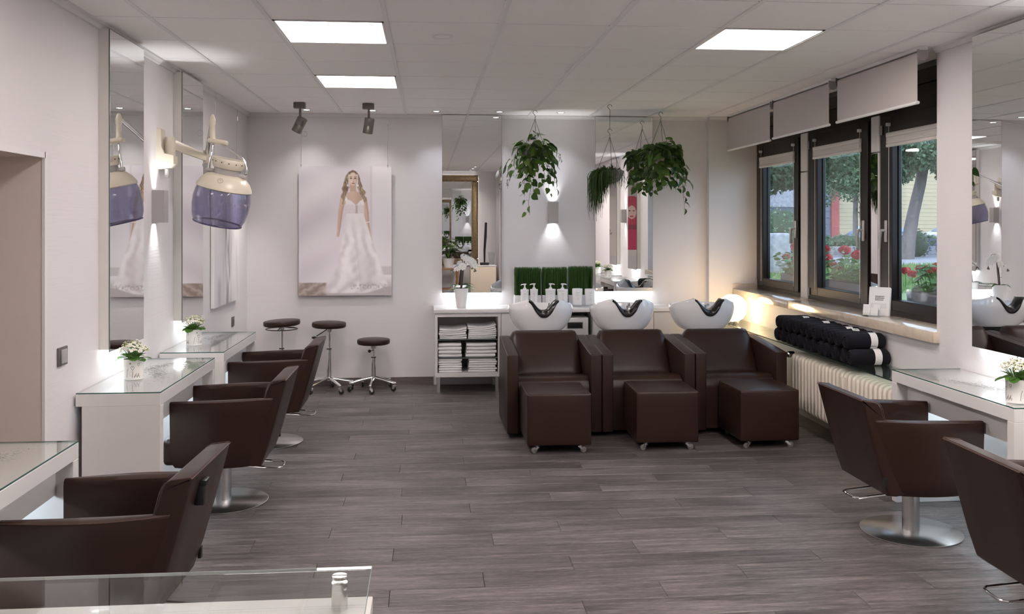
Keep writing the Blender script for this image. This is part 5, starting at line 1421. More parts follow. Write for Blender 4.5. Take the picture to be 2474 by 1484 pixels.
MB().tube(s1, [0.0042, .004, .0038, .0036, .0034, .003, .0026, .0024, .002, .0016], 8).tube(s2, [0.004, .004, .0036, .003, .0026, .002, .0014], 8).build('flower_spike', mat('dark_spike', (0.07, 0.05, 0.045, 1), 0.5), oc)
MB().cyl((0.006, 0.006, 0.18), (0.03, 0.006, 0.44), 0.0035, n=8).build('support_stick', mat('support_stick', (0.05, 0.04, 0.04, 1), 0.5), oc)
def orchid_flower(c, nrm, s_):
    mb = MB(); n = Vector(nrm).normalized(); m = Matrix.Translation(c) @ leaf_rot((0, 0, 1) if abs(n.z) < .9 else (1, 0, 0), n) @ Matrix.Scale(s_, 4)
    for a, l_, wd in ((0, 0.95, 0.36), (R(128), 0.95, 0.34), (R(-128), 0.95, 0.34), (R(62), 1.0, 0.62), (R(-62), 1.0, 0.62)):
        mm = m @ Matrix.Rotation(a, 4, 'Z'); pr = [(0.05, .10), (0.3, .75), (0.55, 1.0), (0.8, .8), (0.95, .4), (1.0, 0.05)]
        vs = []
        for u, h in pr: vs += [(u * l_, -h * wd, 0.06 * h + 0.1 * u), (u * l_, 0, 0.02 + 0.06 * u), (u * l_, h * wd, 0.06 * h + 0.1 * u)]
        mb.add(vs, [f for k in range(5) for f in ((k * 3, k * 3 + 1, k * 3 + 4, k * 3 + 3), (k * 3 + 1, k * 3 + 2, k * 3 + 5, k * 3 + 4))], mm)
    o = mb.build('flower', M['orchid'], oc, smooth=180, fix=False)
    MB().ball(tuple(Vector(c) + n * 0.12 * s_), 0.14 * s_, 8, 6).build('flower_lip', mat('orchid_lip', (0.75, 0.68, 0.42, 1), .5) if 'lip' not in M else M['lip'], o)
M['lip'] = mat('orchid_lip', (0.75, 0.68, 0.45, 1), 0.5)
for c, n_, s_ in (((0.042, -0.022, 0.482), (-.35, -1, .2), .036), ((0.072, -0.03, 0.470), (.1, -1, .1), .036), ((0.098, -0.035, 0.462), (.3, -1, .0), .036), ((0.075, -0.028, 0.438), (.0, -1, -.2), .032),
                  ((0.120, -0.035, 0.440), (.5, -1, -.1), .036), ((0.134, -0.035, 0.412), (.5, -1, -.2), .033), ((0.112, -0.03, 0.415), (.2, -1, -.3), .03), ((0.012, -0.03, 0.405), (-.2, -1, .3), .042), ((0.000, -0.026, 0.392), (-.5, -1, .1), .036), ((-0.048, -0.028, 0.378), (-.5, -1, .1), .028)):
    orchid_flower(c, n_, s_)
bd = MB()
for c in ((-0.076, -0.022, 0.35), (-0.07, -0.024, 0.338), (-0.088, -0.02, 0.34), (0.134, -0.02, 0.375), (0.142, -0.022, 0.362), (0.128, -0.022, 0.358)): bd.ball(c, 0.0075, 8, 6, sz=1.3)
bd.build('buds', mat('orchid_bud', (0.16, 0.16, 0.12, 1), .5), oc, kind='stuff')

# ---- ornamental grass boxes on the worktop
M['grass'] = leaf_mat('ornamental_grass', (0.018, 0.055, 0.010, 1), (0.075, 0.17, 0.03, 1), 0.45)
M['gbox'] = mat('white_planter_box', (0.76, 0.75, 0.76, 1), 0.35)
for k, (x0, x1, lab) in enumerate(((0.862, 1.138, 'white box of tall green grass, leftmost of the three behind the left basin'), (1.142, 1.408, 'white box of tall green grass, middle one of the three'), (1.412, 1.668, 'white box of tall green grass, rightmost of the three beside the rear mirror'))):
    t = thing('grass_planter', lab, 'planter', ((x0 + x1) / 2, 9.475, 0.8055), 0, 'white boxes of ornamental grass')
    h = (x1 - x0) / 2 - 0.002
    bx = MB(); bx.rbox(-h, h, -0.055, 0.055, 0, 0.105, 0.003, 2); bx.build('planter_box', M['gbox'], t)
    MB().box(-h + 0.006, h - 0.006, -0.048, 0.048, 0.1052, 0.107).build('soil', M['soil'], t, smooth=0)
    r = random.Random(40 + k); mb = MB()
    for i in range(1500):
        x, y = r.uniform(-h + 0.006, h - 0.006), r.uniform(-0.046, 0.046); hh = r.uniform(0.255, 0.285) + (0.008 if k == 2 else 0)
        bend = r.gauss(0, 0.008); yb = r.gauss(0, 0.006); wd = r.uniform(0.0011, 0.0019); a = r.uniform(0, PI); dx, dy = math.cos(a) * wd, math.sin(a) * wd
        tx, ty = max(-h, min(h, x + bend)), max(-0.055, min(0.055, y + yb))
        mx_, my_ = (x * 0.6 + tx * 0.4), (y * 0.6 + ty * 0.4)
        mb.add([(x - dx, y - dy, 0.106), (x + dx, y + dy, 0.106), (mx_ + dx, my_ + dy, 0.106 + hh * 0.6), (mx_ - dx, my_ - dy, 0.106 + hh * 0.6), (tx + dx * .3, ty + dy * .3, 0.106 + hh), (tx - dx * .3, ty - dy * .3, 0.106 + hh)], [(0, 1, 2, 3), (3, 2, 4, 5)])
    if k != 1:
        sg = -1 if k == 0 else 1
        for q in (0.6, 0.85): mb.tube([(sg * (h - 0.10), -0.05, 0.108), (sg * (h - 0.05), -0.08, 0.18 * q), (sg * (h + 0.01), -0.07, 0.27 * q)], 0.0012, 4)
    mb.build('grass_blades', M['grass'], t, smooth=0, fix=False, kind='stuff')

# ---- bottles on the worktop
M['bottle'] = mat('white_bottle', (0.80, 0.79, 0.80, 1), 0.3)
M['print_g'] = mat('grey_label_print', (0.25, 0.25, 0.27, 1), 0.6)
tray = thing('glass_tray', 'low glass tray under the white bottles on the worktop', 'tray', (1.27, 9.30, 0.8055))
MB().rbox(-0.40, 0.42, -0.06, 0.06, 0.012, 0.018, 0.001, 1).build('plate', M['glass'], tray); 
for x in (-0.36, 0.0, 0.38): MB().lathe([(0.012, 0), (0.012, 0.012)], (x, 0, 0), 16).build('foot', M['steel'], tray)
def label_marks(t, r_, zs, txt, sz):
    mb = MB()
    for k in range(6):   # the tiny brand line, too small to read
        u0 = (-0.0145 + k * 0.005) / r_; u1 = u0 + 0.0036 / r_; hh = 0.0042 if k in (0, 3) else 0.0032
        mb.add([((r_ + 0.0006) * math.sin(u), -(r_ + 0.0006) * math.cos(u), zs + q) for u, q in ((u0, 0), (u1, 0), (u1, hh), (u0, hh))], [(0, 1, 2, 3)])
    for k, (wd, z) in enumerate(((0.016, -0.020), (0.012, -0.0235), (0.010, -0.052), (0.012, -0.056), (0.020, -0.068))):
        a = wd / r_ / 2
        mb.add([((r_ + 0.0006) * math.sin(u), -(r_ + 0.0006) * math.cos(u), zs + z + q) for q in (0, 0.0012) for u in (-a, 0, a)], [(0, 1, 4, 3), (1, 2, 5, 4)])
    mb.build('label_print', M['print_g'], t, smooth=0, fix=False)
def pump(label, x, r_, h, rz, yo=0.0):
    t = thing('pump_bottle', label, 'bottle', (x, 9.30 + yo, 0.8240), 0, 'white pump bottles on the worktop')
    MB().lathe([(0, 0), (r_ - 0.002, 0), (r_, 0.002), (r_, h - 0.022), (r_ * 1.04, h - 0.020), (r_ * 1.04, h - 0.002), (r_ * 0.98, h), (0, h)], n=32).build('bottle_body', M['bottle'], t)
    MB().lathe([(0.017, h), (0.017, h + 0.014), (0.010, h + 0.016), (0.0075, h + 0.018), (0.0075, h + 0.046)], n=18).build('pump_neck', M['bottle'], t)
    p = MB(); m = Matrix.Rotation(rz, 4, 'Z')
    p.rbox(-0.016, 0.016, -0.009, 0.009, h + 0.045, h + 0.057, 0.004, 2, m); p.tube([(0.012, 0, h + 0.051), (0.034, 0, h + 0.049), (0.042, 0, h + 0.042)], [0.006, 0.005, 0.004], 8, m=m)
    p.build('pump_head', M['bottle'], t); label_marks(t, r_, h - 0.045, '', 0.0)
    return t
pump('white pump bottle at the left end of the row on the worktop', 0.953, 0.040, 0.155, R(200))
pump('white pump bottle second from the left end of the row', 1.046, 0.038, 0.157, R(185))
pump('wider white pump bottle third in the row, nozzle pointing right', 1.211, 0.050, 0.157, R(-8))
pump('wider white pump bottle fourth in the row, nozzle pointing right', 1.332, 0.052, 0.155, R(0))
def canister(label, x, r_, h):
    t = thing('white_canister', label, 'bottle', (x, 9.30, 0.8240), 0, 'white canisters on the worktop')
    MB().lathe([(0, 0), (r_ - 0.004, 0), (r_ - 0.002, 0.003), (r_, h - 0.006), (r_ - 0.004, h), (0, h + 0.002)], n=36).build('canister_body', M['bottle'], t)
    label_marks(t, r_, h - 0.04, '', 0.0); return t
canister('white canister standing between the left and middle basins', 1.482, 0.052, 0.160)
canister('white canister half hidden behind the middle basin', 1.606, 0.050, 0.157)
pl = thing('glass_dish', 'shallow round glass dish on the worktop left of the globe lamp', 'dish', (2.50, 9.30, 0.8055))
MB().lathe([(0, 0), (0.05, 0), (0.085, 0.012), (0.087, 0.015), (0.05, 0.005), (0, 0.004)], n=32).build('dish_body', M['glass'], pl); MB().lathe([(0.0845, 0.0115), (0.0875, 0.013), (0.087, 0.0155), (0.084, 0.014)], n=32).build('dish_rim', M['grey_p'], pl)

# ---- globe lamp on the glass shelf in the corner
gl_ = thing('globe_lamp', 'glowing warm globe lamp in the corner behind the right basin', 'table lamp', (2.945, 8.92, 0.6605))
MB().lathe([(0, 0.026), (0.055, 0.026), (0.10, 0.055), (0.128, 0.10), (0.138, 0.15), (0.130, 0.20), (0.105, 0.245), (0.06, 0.275), (0.03, 0.282), (0, 0.283)], n=40).build('globe', emis('globe_glow', (1.0, 0.70, 0.36, 1), 6.0), gl_, smooth=180)
MB().lathe([(0, 0), (0.060, 0), (0.062, 0.004), (0.062, 0.016), (0.068, 0.022), (0.066, 0.03), (0.05, 0.027), (0, 0.025)], n=32).build('lamp_foot', M['steel'], gl_)
# ================================================================== RADIATOR, SHELF, ROLLED TOWELS
M['rad'] = mat('radiator_enamel', srgb(226, 217, 204), 0.3)
ra = thing('radiator', 'long cream column radiator under the window sill', 'radiator', (2.985, 6.40, 0.16))
sec = MB()
def col_outline(x0, x1, z0, z1, r_):
    pts = []
    for cx, cz, a0 in ((x1 - r_, z1 - r_, 0), (x0 + r_, z1 - r_, PI / 2), (x0 + r_, z0 + r_, PI), (x1 - r_, z0 + r_, 3 * PI / 2)):
        for k in range(5): a = a0 + k * PI / 8; pts.append((cx + r_ * math.cos(a), cz + r_ * math.sin(a)))
    return pts
out = col_outline(-0.085, 0.085, 0.0, 0.44, 0.045)
rings = []
for yy, ins in ((-0.0215, 0.012), (-0.018, 0.004), (-0.012, 0.0), (0.012, 0.0), (0.018, 0.004), (0.0215, 0.012)):
    rings.append([(x * (1 - ins / 0.085), yy, 0.22 + (z - 0.22) * (1 - ins / 0.22)) for x, z in out])
n = len(out); vs = [p for r_ in rings for p in r_]
fs = [(k * n + i, k * n + (i + 1) % n, (k + 1) * n + (i + 1) % n, (k + 1) * n + i) for k in range(5) for i in range(n)] + [tuple(range(n - 1, -1, -1)), tuple(5 * n + i for i in range(n))]
sec_me = MB().add(vs, fs).mesh('radiator_section', 50, M['rad'])
for k in range(30): link('radiator_section', sec_me, ra, (0, 0.905 - k * 0.0632, 0))
MB().cyl((0, -0.95, 0.06), (0, 0.93, 0.06), 0.02, n=14).cyl((0, -0.95, 0.38), (0, 0.93, 0.38), 0.02, n=14).build('manifold', M['rad'], ra)
v = MB(); v.cyl((0, 0.92, 0.40), (0, 1.0, 0.40), 0.012, n=12); v.cyl((-0.04, 1.0, 0.415), (0.03, 1.0, 0.415), 0.012, n=12); v.tube([(0.0, 1.0, 0.40), (0.0, 1.0, 0.0), (0.0, 1.0, -0.16)], 0.011, 12); v.build('feed_pipe', M['rad'], ra)
MB().lathe([(0, -0.03), (0.022, -0.03), (0.026, -0.024), (0.026, 0.02), (0.02, 0.03), (0, 0.032)], n=20, m=Matrix.Translation((-0.06, 1.0, 0.415)) @ Matrix.Rotation(-PI / 2, 4, 'Y')).build('valve_knob', M['chrome'], ra)
MB().rbox(-0.108, -0.085, -0.065, -0.025, 0.29, 0.40, 0.004, 2).build('heat_meter', M['rad'], ra)
for y in (-0.7, 0.7):
    for z in (0.06, 0.38): MB().rbox(0.0, 0.184, y - 0.010, y + 0.010, z - 0.015, z + 0.015, 0.003, 1).build('wall_bracket', M['rad'], ra)

def gshelf(label, y0, y1):
    t = thing('glass_shelf', label, 'shelf', (3.165, (y0 + y1) / 2, 0.652), 0, 'glass shelves above the radiator')
    h = (y1 - y0) / 2
    MB().rbox(-0.283, 0, -h, h, 0, 0.008, 0.001, 1).build('glass_plate', M['glass_g'], t)
    e = MB(); e.box(-0.2845, -0.283, -h, h, 0.0005, 0.0075); e.box(-0.283, 0, -h - 0.0012, -h, 0.0005, 0.0075); e.build('polished_edge', M['gedge_d'], t, smooth=0)
    k = max(2, int((y1 - y0) / 0.9) + 1)
    for i in range(k):
        y = -h + 0.08 + (2 * h - 0.16) * i / (k - 1)
        MB().box(-0.16, 0, y - 0.006, y + 0.006, -0.014, -0.0005).build('bracket', M['grey_p'], t, smooth=0)
    return t
M['glass_g'] = thin_glass('shelf_glass', (0.80, 0.88, 0.86, 1), 1.5)
M['gedge_d'] = mat('dark_glass_edge', (0.02, 0.04, 0.04, 1), 0.15)
gshelf('long glass shelf above the radiator carrying rolled towels and the lamp', 5.665, 9.47)
gshelf('short glass shelf end piece above the radiator beside the right desk', 5.365, 5.660)

def roll_parts(r_, L_, seed):
    """rolled towel: axis along x from 0 (room side) to L_, returns body mesh"""
    r = random.Random(seed); mb = MB(); n = 20
    rg = []
    for k, (u, s_) in enumerate(((0.0, 0.80), (0.03, 0.95), (0.10, 1.0), (0.3, 1.01), (0.45, .995), (0.62, 1.0), (0.85, 1.0), (0.96, 0.96), (1.0, 0.82))):
        ring = []
        for i in range(n):
            a = 2 * PI * i / n; wob = 1 + 0.035 * math.sin(3 * a + seed + 3 * u) + r.uniform(-.012, .012)
            y, z = r_ * s_ * wob * math.cos(a), r_ * s_ * wob * math.sin(a)
            if z < -r_ * 0.9: z = -r_ * 0.9 - (z + r_ * 0.9) * 0.0
            ring.append((u * L_, y, z))
        rg.append(ring)
    vs = [p for q in rg for p in q]
    fs = [(k * n + i, k * n + (i + 1) % n, (k + 1) * n + (i + 1) % n, (k + 1) * n + i) for k in range(len(rg) - 1) for i in range(n)]
    fs += [tuple(range(n - 1, -1, -1)), tuple((len(rg) - 1) * n + i for i in range(n))]
    mb.add(vs, fs)
    # spiral of the rolled cloth on both ends
    for x0, sg in ((0.0, -1), (L_, 1)):
        mb.tube([(x0 + sg * 0.001, r_ * (0.08 + 0.72 * q / 40) * math.cos(q * 0.42 + seed), r_ * (0.08 + 0.72 * q / 40) * math.sin(q * 0.42 + seed)) for q in range(41)], 0.0075, 5)
    return mb
roll_meshes = [roll_parts(0.0575, 0.262, k * 1.7).mesh('towel_roll_body', 60, M['navy']) for k in range(4)]
bm_ = MB(); n = 24; rr = 0.0598
bm_.add([(x, rr * math.cos(R(-70 + 320 * i / n)), max(-0.0535, rr * math.sin(R(-70 + 320 * i / n)))) for x in (0.155, 0.205) for i in range(n + 1)], [(i, i + 1, n + 2 + i, n + 1 + i) for i in range(n)])
band_me = bm_.mesh('paper_band', 60, M['paper'], fix=False)
tv, tf = text_geo('DE', 0.034)
txt_me = MB().add([(0.180 + v.x * 0.8, (rr + 0.0006) * math.sin(v.y / rr + 0.0) * -1 * -1, (rr + 0.0006) * math.cos(v.y / rr)) for v in tv], tf).mesh('band_print', 0, M['ink'], fix=False)
rrg = random.Random(9)
def roll(y, z, k, layer, band, nm):
    t = thing('rolled_towel', nm, 'towel', (2.893 + rrg.uniform(-0.012, 0.008), y, z), R(rrg.uniform(-1.2, 1.2)), 'dark rolled towels on the glass shelf')
    o = link('towel_body', roll_meshes[k % 4], t, None, (R(rrg.uniform(-25, 25)) if layer else 0, 0, 0))
    if band:
        rot = R(rrg.uniform(-12, 25)); b_ = link('paper_band', band_me, t, None, (rot, 0, 0)); link('band_print', txt_me, b_)
    return t
words = ['nearest', 'second', 'third', 'fourth', 'fifth', 'sixth', 'seventh', 'eighth', 'ninth', 'tenth', 'eleventh', 'farthest']
for k in range(12):
    roll(6.245 + k * 0.1255, 0.6605 + 0.0535, k, 0, k in (0,), ('%s dark rolled towel%s of the lower layer on the glass shelf' % (words[k], ' from the near end' if 0 < k < 11 else '')))
for k in range(11):
    w_ = words[k] if k < 10 else 'farthest'
    roll(6.300 + k * 0.1285, 0.6605 + 0.0535 + 0.104, k + 1, 1, k in (0, 2, 3, 6, 9), ('%s dark rolled towel%s of the upper layer on the glass shelf' % (w_, ' from the near end' if 0 < k < 10 else '')))

# ---- brochure and card holder on the sill
ca = thing('card_holder', 'acrylic card holder with white business cards on the stone sill', 'card holder', (3.205, 6.555, 0.9625), R(38))
MB().rbox(-0.05, 0.03, -0.07, 0.07, 0, 0.004, 0.001, 1).box(-0.05, -0.047, -0.065, 0.065, 0.004, 0.03).box(-0.02, -0.017, -0.065, 0.065, 0.004, 0.05).build('acrylic_stand', M['glass'], ca)
for (y, z0, z1, x) in ((0.035, 0.006, 0.062, -0.030), (-0.025, 0.006, 0.062, -0.030), (0.045, 0.02, 0.085, -0.012), (-0.030, 0.012, 0.090, -0.010)):
    MB().box(x - 0.0015, x + 0.0015, y - 0.026, y + 0.026, z0, z1, Matrix.Rotation(R(10), 4, 'Y')).build('business_card', M['paper'], ca, smooth=0)
bc = thing('brochure', 'white spiral-bound brochure with printed lines leaning on the window post', 'brochure', (3.272, 6.60, 0.9625), R(46))
mt_ = Matrix.Rotation(R(9), 4, 'Y')
MB().rbox(-0.004, 0.004, -0.075, 0.075, 0.0, 0.21, 0.001, 1, mt_).build('cover', M['paper'], bc)
MB().rbox(0.006, 0.012, -0.078, 0.060, 0.0, 0.205, 0.001, 1, mt_).build('inner_pages', M['paper'], bc)
pr = MB()
rq = random.Random(2)
for j, z in enumerate((0.138, 0.125, 0.112)):
    y = 0.030
    for i in range(8):
        wd = rq.uniform(0.0045, 0.0085); pr.box(-0.0049, -0.0042, y - wd, y, z, z + 0.008, mt_); y -= wd + 0.0015
pr.build('cover_print', M['print_g'], bc, smooth=0)
MB().box(-0.0052, -0.0042, -0.052, 0.060, 0.055, 0.092, mt_).build('cover_label', M['lacq'], bc, smooth=0)
sp = MB()
for i in range(15): z = 0.012 + i * 0.0135; sp.tube([mt_ @ Vector((0.0055 * math.cos(a * PI / 4), 0.0765 + 0.004 * math.sin(a * PI / 4), z)) for a in range(8)], 0.0007, 4, closed=True)
sp.build('spiral_binding', M['grey_p'], bc)

# ================================================================== RECEPTION COUNTER (foreground)
rc = thing('reception_counter', 'white reception counter with raised glass plate in the left foreground', 'counter', (-0.643, 1.715, 0))
MB().rbox(-0.50, 0.512, -0.30, 0.335, 0, 0.795, 0.004, 2).build('counter_body', M['lacq_m'], rc)
MB().rbox(-0.52, 0.523, -0.32, 0.352, 0.795, 0.830, 0.003, 2).build('counter_top', M['lacq'], rc)
MB().rbox(-0.52, 0.5205, -0.33, 0.352, 0.887, 0.895, 0.0008, 1).build('glass_plate', M['glass'], rc)
MB().box(0.5205, 0.5214, -0.33, 0.352, 0.8875, 0.8945).build('plate_side_edge', mat('frosted_glass_edge', (0.20, 0.26, 0.25, 1), 0.4), rc, smooth=0)
MB().box(-0.52, 0.5205, 0.352, 0.3529, 0.8875, 0.8945).build('plate_front_edge', mat('pale_glass_edge', (0.55, 0.57, 0.56, 1), 0.3), rc, smooth=0)
for x in (0.457, -0.45):
    for y in (0.287, -0.26):
        s_ = MB(); s_.lathe([(0, 0.8302), (0.0165, 0.8302), (0.0168, 0.831), (0.0168, 0.8868)], (x, y, 0), 28); s_.lathe([(0.0168, 0.8952), (0.0168, 0.900), (0.0158, 0.9015), (0, 0.9018)], (x, y, 0), 28)
        s_.build('standoff', M['steel'], rc)
        MB().box(x - 0.0158, x + 0.0158, y - 0.0018, y + 0.0018, 0.9016, 0.9021).build('screw_slot', M['greyd'], rc, smooth=0)

# ================================================================== FRONT OF THE ROOM (seen only in the mirrors)
M['gold'] = mat('antique_gold', (0.30, 0.22, 0.13, 1), 0.35, metal=0.85, bump=(25, 0.9), var=(30, 0.35))
gm = thing('gilt_mirror', 'large gilt-framed mirror on the front wall, reflected in the rear mirror', 'mirror', (0.40, YF, 0.73))
gw, gh = 0.66, 1.93
fr = MB()
for (x0, x1, z0, z1) in ((-gw, gw, 0, 0.14), (-gw, gw, gh - 0.14, gh), (-gw, -gw + 0.14, 0.14, gh - 0.14), (gw - 0.14, gw, 0.14, gh - 0.14)):
    fr.rbox(x0, x1, 0.005, 0.06, z0, z1, 0.02, 3)
fr.build('gilt_frame', M['gold'], gm)
orn = MB(); rq = random.Random(6)
def ornrow(a, b, n):
    for k in range(n):
        p = Vector(a).lerp(Vector(b), (k + .5) / n); d = (Vector(b) - Vector(a)).normalized()
        orn.ball(tuple(p + Vector((0, 0.004, 0))), 0.020, 8, 5, sy=0.7, sx=1.5 if abs(d.x) > .5 else .8, sz=.8 if abs(d.x) > .5 else 1.5)
for off in (0.030, 0.125):
    ornrow((-gw + off, 0.06, off), (gw - off, 0.06, off), 34); ornrow((-gw + off, 0.06, gh - off), (gw - off, 0.06, gh - off), 34)
    ornrow((-gw + off, 0.06, off), (-gw + off, 0.06, gh - off), 50); ornrow((gw - off, 0.06, off), (gw - off, 0.06, gh - off), 50)
orn.build('gilt_ornament', M['gold'], gm)
MB().box(-gw + 0.13, gw - 0.13, 0.010, 0.014, 0.13, gh - 0.13).build('mirror_glass', M['mirror'], gm, smooth=0)
led = MB(); led.box(-gw + 0.03, gw - 0.03, 0.0005, 0.0045, gh - 0.02, gh - 0.006); led.box(gw - 0.02, gw - 0.006, 0.0005, 0.0045, 0.03, gh - 0.03)
led.build('halo_strip', emis('halo_led', (0.93, 0.96, 1.0, 1), 8.0), gm, smooth=0)
hall = thing('console_table', 'wooden console table below the gilt mirror, seen in the rear mirror', 'table', (0.25, YF + 0.42, 0))
wd_ = mat('oak_wood', srgb(150, 112, 78), 0.45, var=(5, 0.3, (1, 1, 10)))
MB().rbox(-0.55, 0.40, -0.20, 0.20, 0.66, 0.70, 0.004, 2).build('table_top', wd_, hall)
for x in (-0.50, 0.35):
    for y in (-0.16, 0.16): MB().lathe([(0.03, 0), (0.022, 0.1), (0.03, 0.3), (0.02, 0.45), (0.032, 0.58), (0.03, 0.66)], (x, y, 0), 14).build('leg', wd_, hall)
MB().rbox(-0.50, 0.35, -0.16, 0.16, 0.25, 0.27, 0.003, 1).build('lower_shelf', wd_, hall)
pe = thing('leafy_houseplant', 'broad-leaved houseplant in a white pot before the gilt mirror', 'potted plant', (0.42, YF + 0.46, 0.7005))
MB().lathe([(0, 0), (0.09, 0), (0.125, 0.19), (0.128, 0.20), (0.12, 0.2), (0.11, 0.17), (0, 0.17)], n=32).build('pot', M['gbox'], pe)
rq = random.Random(12)
spl = MB(); pr_ = [(0, .03), (.15, .12), (.35, .2), (.55, .2), (.75, .13), (.9, .05), (1, 0)]
vs = []
for u, h in pr_: vs += [(u, -h, 0.25 * h - .45 * u * u), (u, 0, -.45 * u * u), (u, h, 0.25 * h - .45 * u * u)]
spath = spl.add(vs, [f for k in range(6) for f in ((k * 3, k * 3 + 1, k * 3 + 4, k * 3 + 3), (k * 3 + 1, k * 3 + 2, k * 3 + 5, k * 3 + 4))]).mesh('leaf', 180, M['leaf'], fix=False)
stp = MB()
for k in range(34):
    a = k * 2.4; h = rq.uniform(0.10, 0.46); q = rq.uniform(0.02, 0.12)
    tip = Vector((q * math.cos(a), q * math.sin(a), 0.18 + h)); stp.tube([(0.3 * q * math.cos(a), 0.3 * q * math.sin(a), 0.17), tip], 0.003, 5)
    o = link('leaf', spath, pe); o.matrix_local = Matrix.Translation(tip) @ leaf_rot((math.cos(a), math.sin(a), rq.uniform(-.1, .9)), (0, 0, 1)) @ Matrix.Scale(rq.uniform(0.18, 0.27), 4)
stp.build('leaf_stalks', M['stem'], pe)
bg = thing('beige_cabinet', 'beige cabinet at the front of the room, reflected in the rear mirror', 'cabinet', (1.12, -0.45, 0))
MB().rbox(-0.26, 0.26, -0.25, 0.25, 0, 0.74, 0.004, 2).build('cabinet_body', mat('beige_laminate', srgb(214, 200, 180), 0.4), bg)
MB().rbox(-0.27, 0.27, -0.26, 0.26, 0.74, 0.765, 0.003, 1).build('cabinet_top', M['lacq_m'], bg)
bk = thing('black_sculpture', 'tall slim black sculpture on a base atop the beige cabinet', 'sculpture', (1.16, -0.45, 0.7655))
MB().rbox(-0.09, 0.09, -0.07, 0.07, 0, 0.05, 0.004, 2).build('plinth', M['black'], bk); MB().tube([(0, 0, 0.05), (0.0, 0, 0.3), (0.02, 0, 0.6), (0.03, 0, 0.88)], [0.02, 0.028, 0.035, 0.03], 12, flat=0.5).build('blade', M['black'], bk)
vz = thing('glass_vase', 'clear ribbed glass vase on the beige cabinet', 'vase', (1.315, -0.56, 0.7655))
MB().lathe([(0, 0), (0.05, 0), (0.07, 0.26), (0.066, 0.26), (0.047, 0.01), (0, 0.01)], n=24).build('vase_body', M['glass'], vz)
cu = thing('vertical_curtain', 'pale pleated curtain panel beside the front wall, seen in the rear mirror', 'curtain', (1.46, -0.62, 0))
vs = []; n = 80
for z in (0.02, ZC - 0.03):
    for i in range(n + 1): vs.append((0.018 * math.sin(i * 1.1), -0.46 + 0.92 * i / n, z))
MB().add(vs, [(i, i + 1, n + 2 + i, n + 1 + i) for i in range(n)]).build('cloth', M['fabric'], cu, smooth=180, fix=False)
MB().cyl((0, -0.47, ZC - 0.03), (0, 0.47, ZC - 0.03), 0.012, n=12).build('rail', M['bar'], cu)
def colour_poster(s, t):
    x, y = s * 100, t * 125
    c = (226, 220, 214)
    if x > 52:
        xx = x - 76
        hr = (xx / 17) ** 2 + ((y - 18) / 19) ** 2
        if hr < 1 or (abs(xx) < 17 and 18 < y < 92): c = (214, 84, 110) if (math.sin(xx * 1.7 + y * .05) > -0.2) else (186, 52, 84)
        fc = (xx / 9.5) ** 2 + ((y - 34) / 14) ** 2
        if fc < 1: c = (238, 206, 200)
        if abs(y - 31) < 1.1 and 2.5 < abs(xx) < 6.5: c = (110, 60, 66)
        if abs(y - 42) < 1.4 and abs(xx) < 3.4: c = (206, 70, 88)
        if 60 < y < 112 and abs(xx) < 15 - abs(y - 86) * 0.04: c = (198, 66, 104) if y > 70 else (150, 70, 84)
        if abs(xx) > 19: c = (226, 220, 214)
    return c
cp_ = thing('hair_colour_poster', 'poster of a pink-haired model beside printed text on the front wall', 'poster', (2.62, YF + 0.003, 0.92))
me = print_mesh('print', 1.05, 1.30, 100, 124, colour_poster, vcol_mat('poster_print', 0.4))
link('print', me, cp_, (0, 0.0122, 0), (0, 0, PI))
MB().box(-1.05, 0, 0, 0.012, 0, 1.30).build('backing_board', M['paper'], cp_, smooth=0)
for s_, z in (('the', 0.56), ('color', 0.49)):
    tv, tf = text_geo(s_, 0.10)
    MB().add([(-0.27 - v.x, 0.0135, z + v.y) for v in tv], tf).build('poster_text', M['ink'], cp_, smooth=0, fix=False)
# ================================================================== OUTSIDE THE WINDOWS
def ground_mat(name, c1, c2, sc):
    m = bpy.data.materials.new(name); m.use_nodes = True
    nt = m.node_tree; p = nt.nodes['Principled BSDF']; L = nt.links.new
    tc = N(nt, 'ShaderNodeTexCoord'); nz = N(nt, 'ShaderNodeTexNoise', Scale=sc, Detail=6.0, Roughness=0.7); L(tc.outputs['Object'], nz.inputs['Vector'])
    mx = N(nt, 'ShaderNodeMix', data_type='RGBA'); mx.inputs[6].default_value = c1; mx.inputs[7].default_value = c2
    mr = N(nt, 'ShaderNodeMapRange'); mr.inputs[1].default_value = 0.35; mr.inputs[2].default_value = 0.65
    L(nz.outputs[0], mr.inputs[0]); L(mr.outputs[0], mx.inputs[0]); L(mx.outputs[2], p.inputs['Base Color']); p.inputs['Roughness'].default_value = 0.9
    return m
M['lawn'] = ground_mat('lawn_ground', srgb(84, 106, 66), srgb(110, 130, 86), 1.5)
M['asph'] = ground_mat('asphalt', srgb(122, 122, 130), srgb(142, 142, 150), 3)
M['mulch'] = ground_mat('leaf_litter', srgb(90, 88, 88), srgb(130, 128, 132), 4)
M['conc'] = ground_mat('weathered_concrete', srgb(120, 122, 128), srgb(164, 166, 172), 5)
M['oleaf'] = leaf_mat('tree_leaf', (0.045, 0.09, 0.04, 1), (0.20, 0.30, 0.17, 1), 0.5, 0.35)
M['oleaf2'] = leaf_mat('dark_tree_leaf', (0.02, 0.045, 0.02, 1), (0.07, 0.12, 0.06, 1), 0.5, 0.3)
M['bark'] = mat('tree_bark', srgb(104, 98, 96), 0.9, bump=(8, 1.0), var=(6, 0.3))
g = MB().box(3.62, 70, -20, 35.5, -0.3, -0.02).build('lawn', M['lawn'], smooth=0); g['kind'] = 'structure'
g = MB().box(3.62, 70, 35.5, 43.5, -0.3, -0.015).build('footpath', M['asph'], smooth=0); g['kind'] = 'structure'
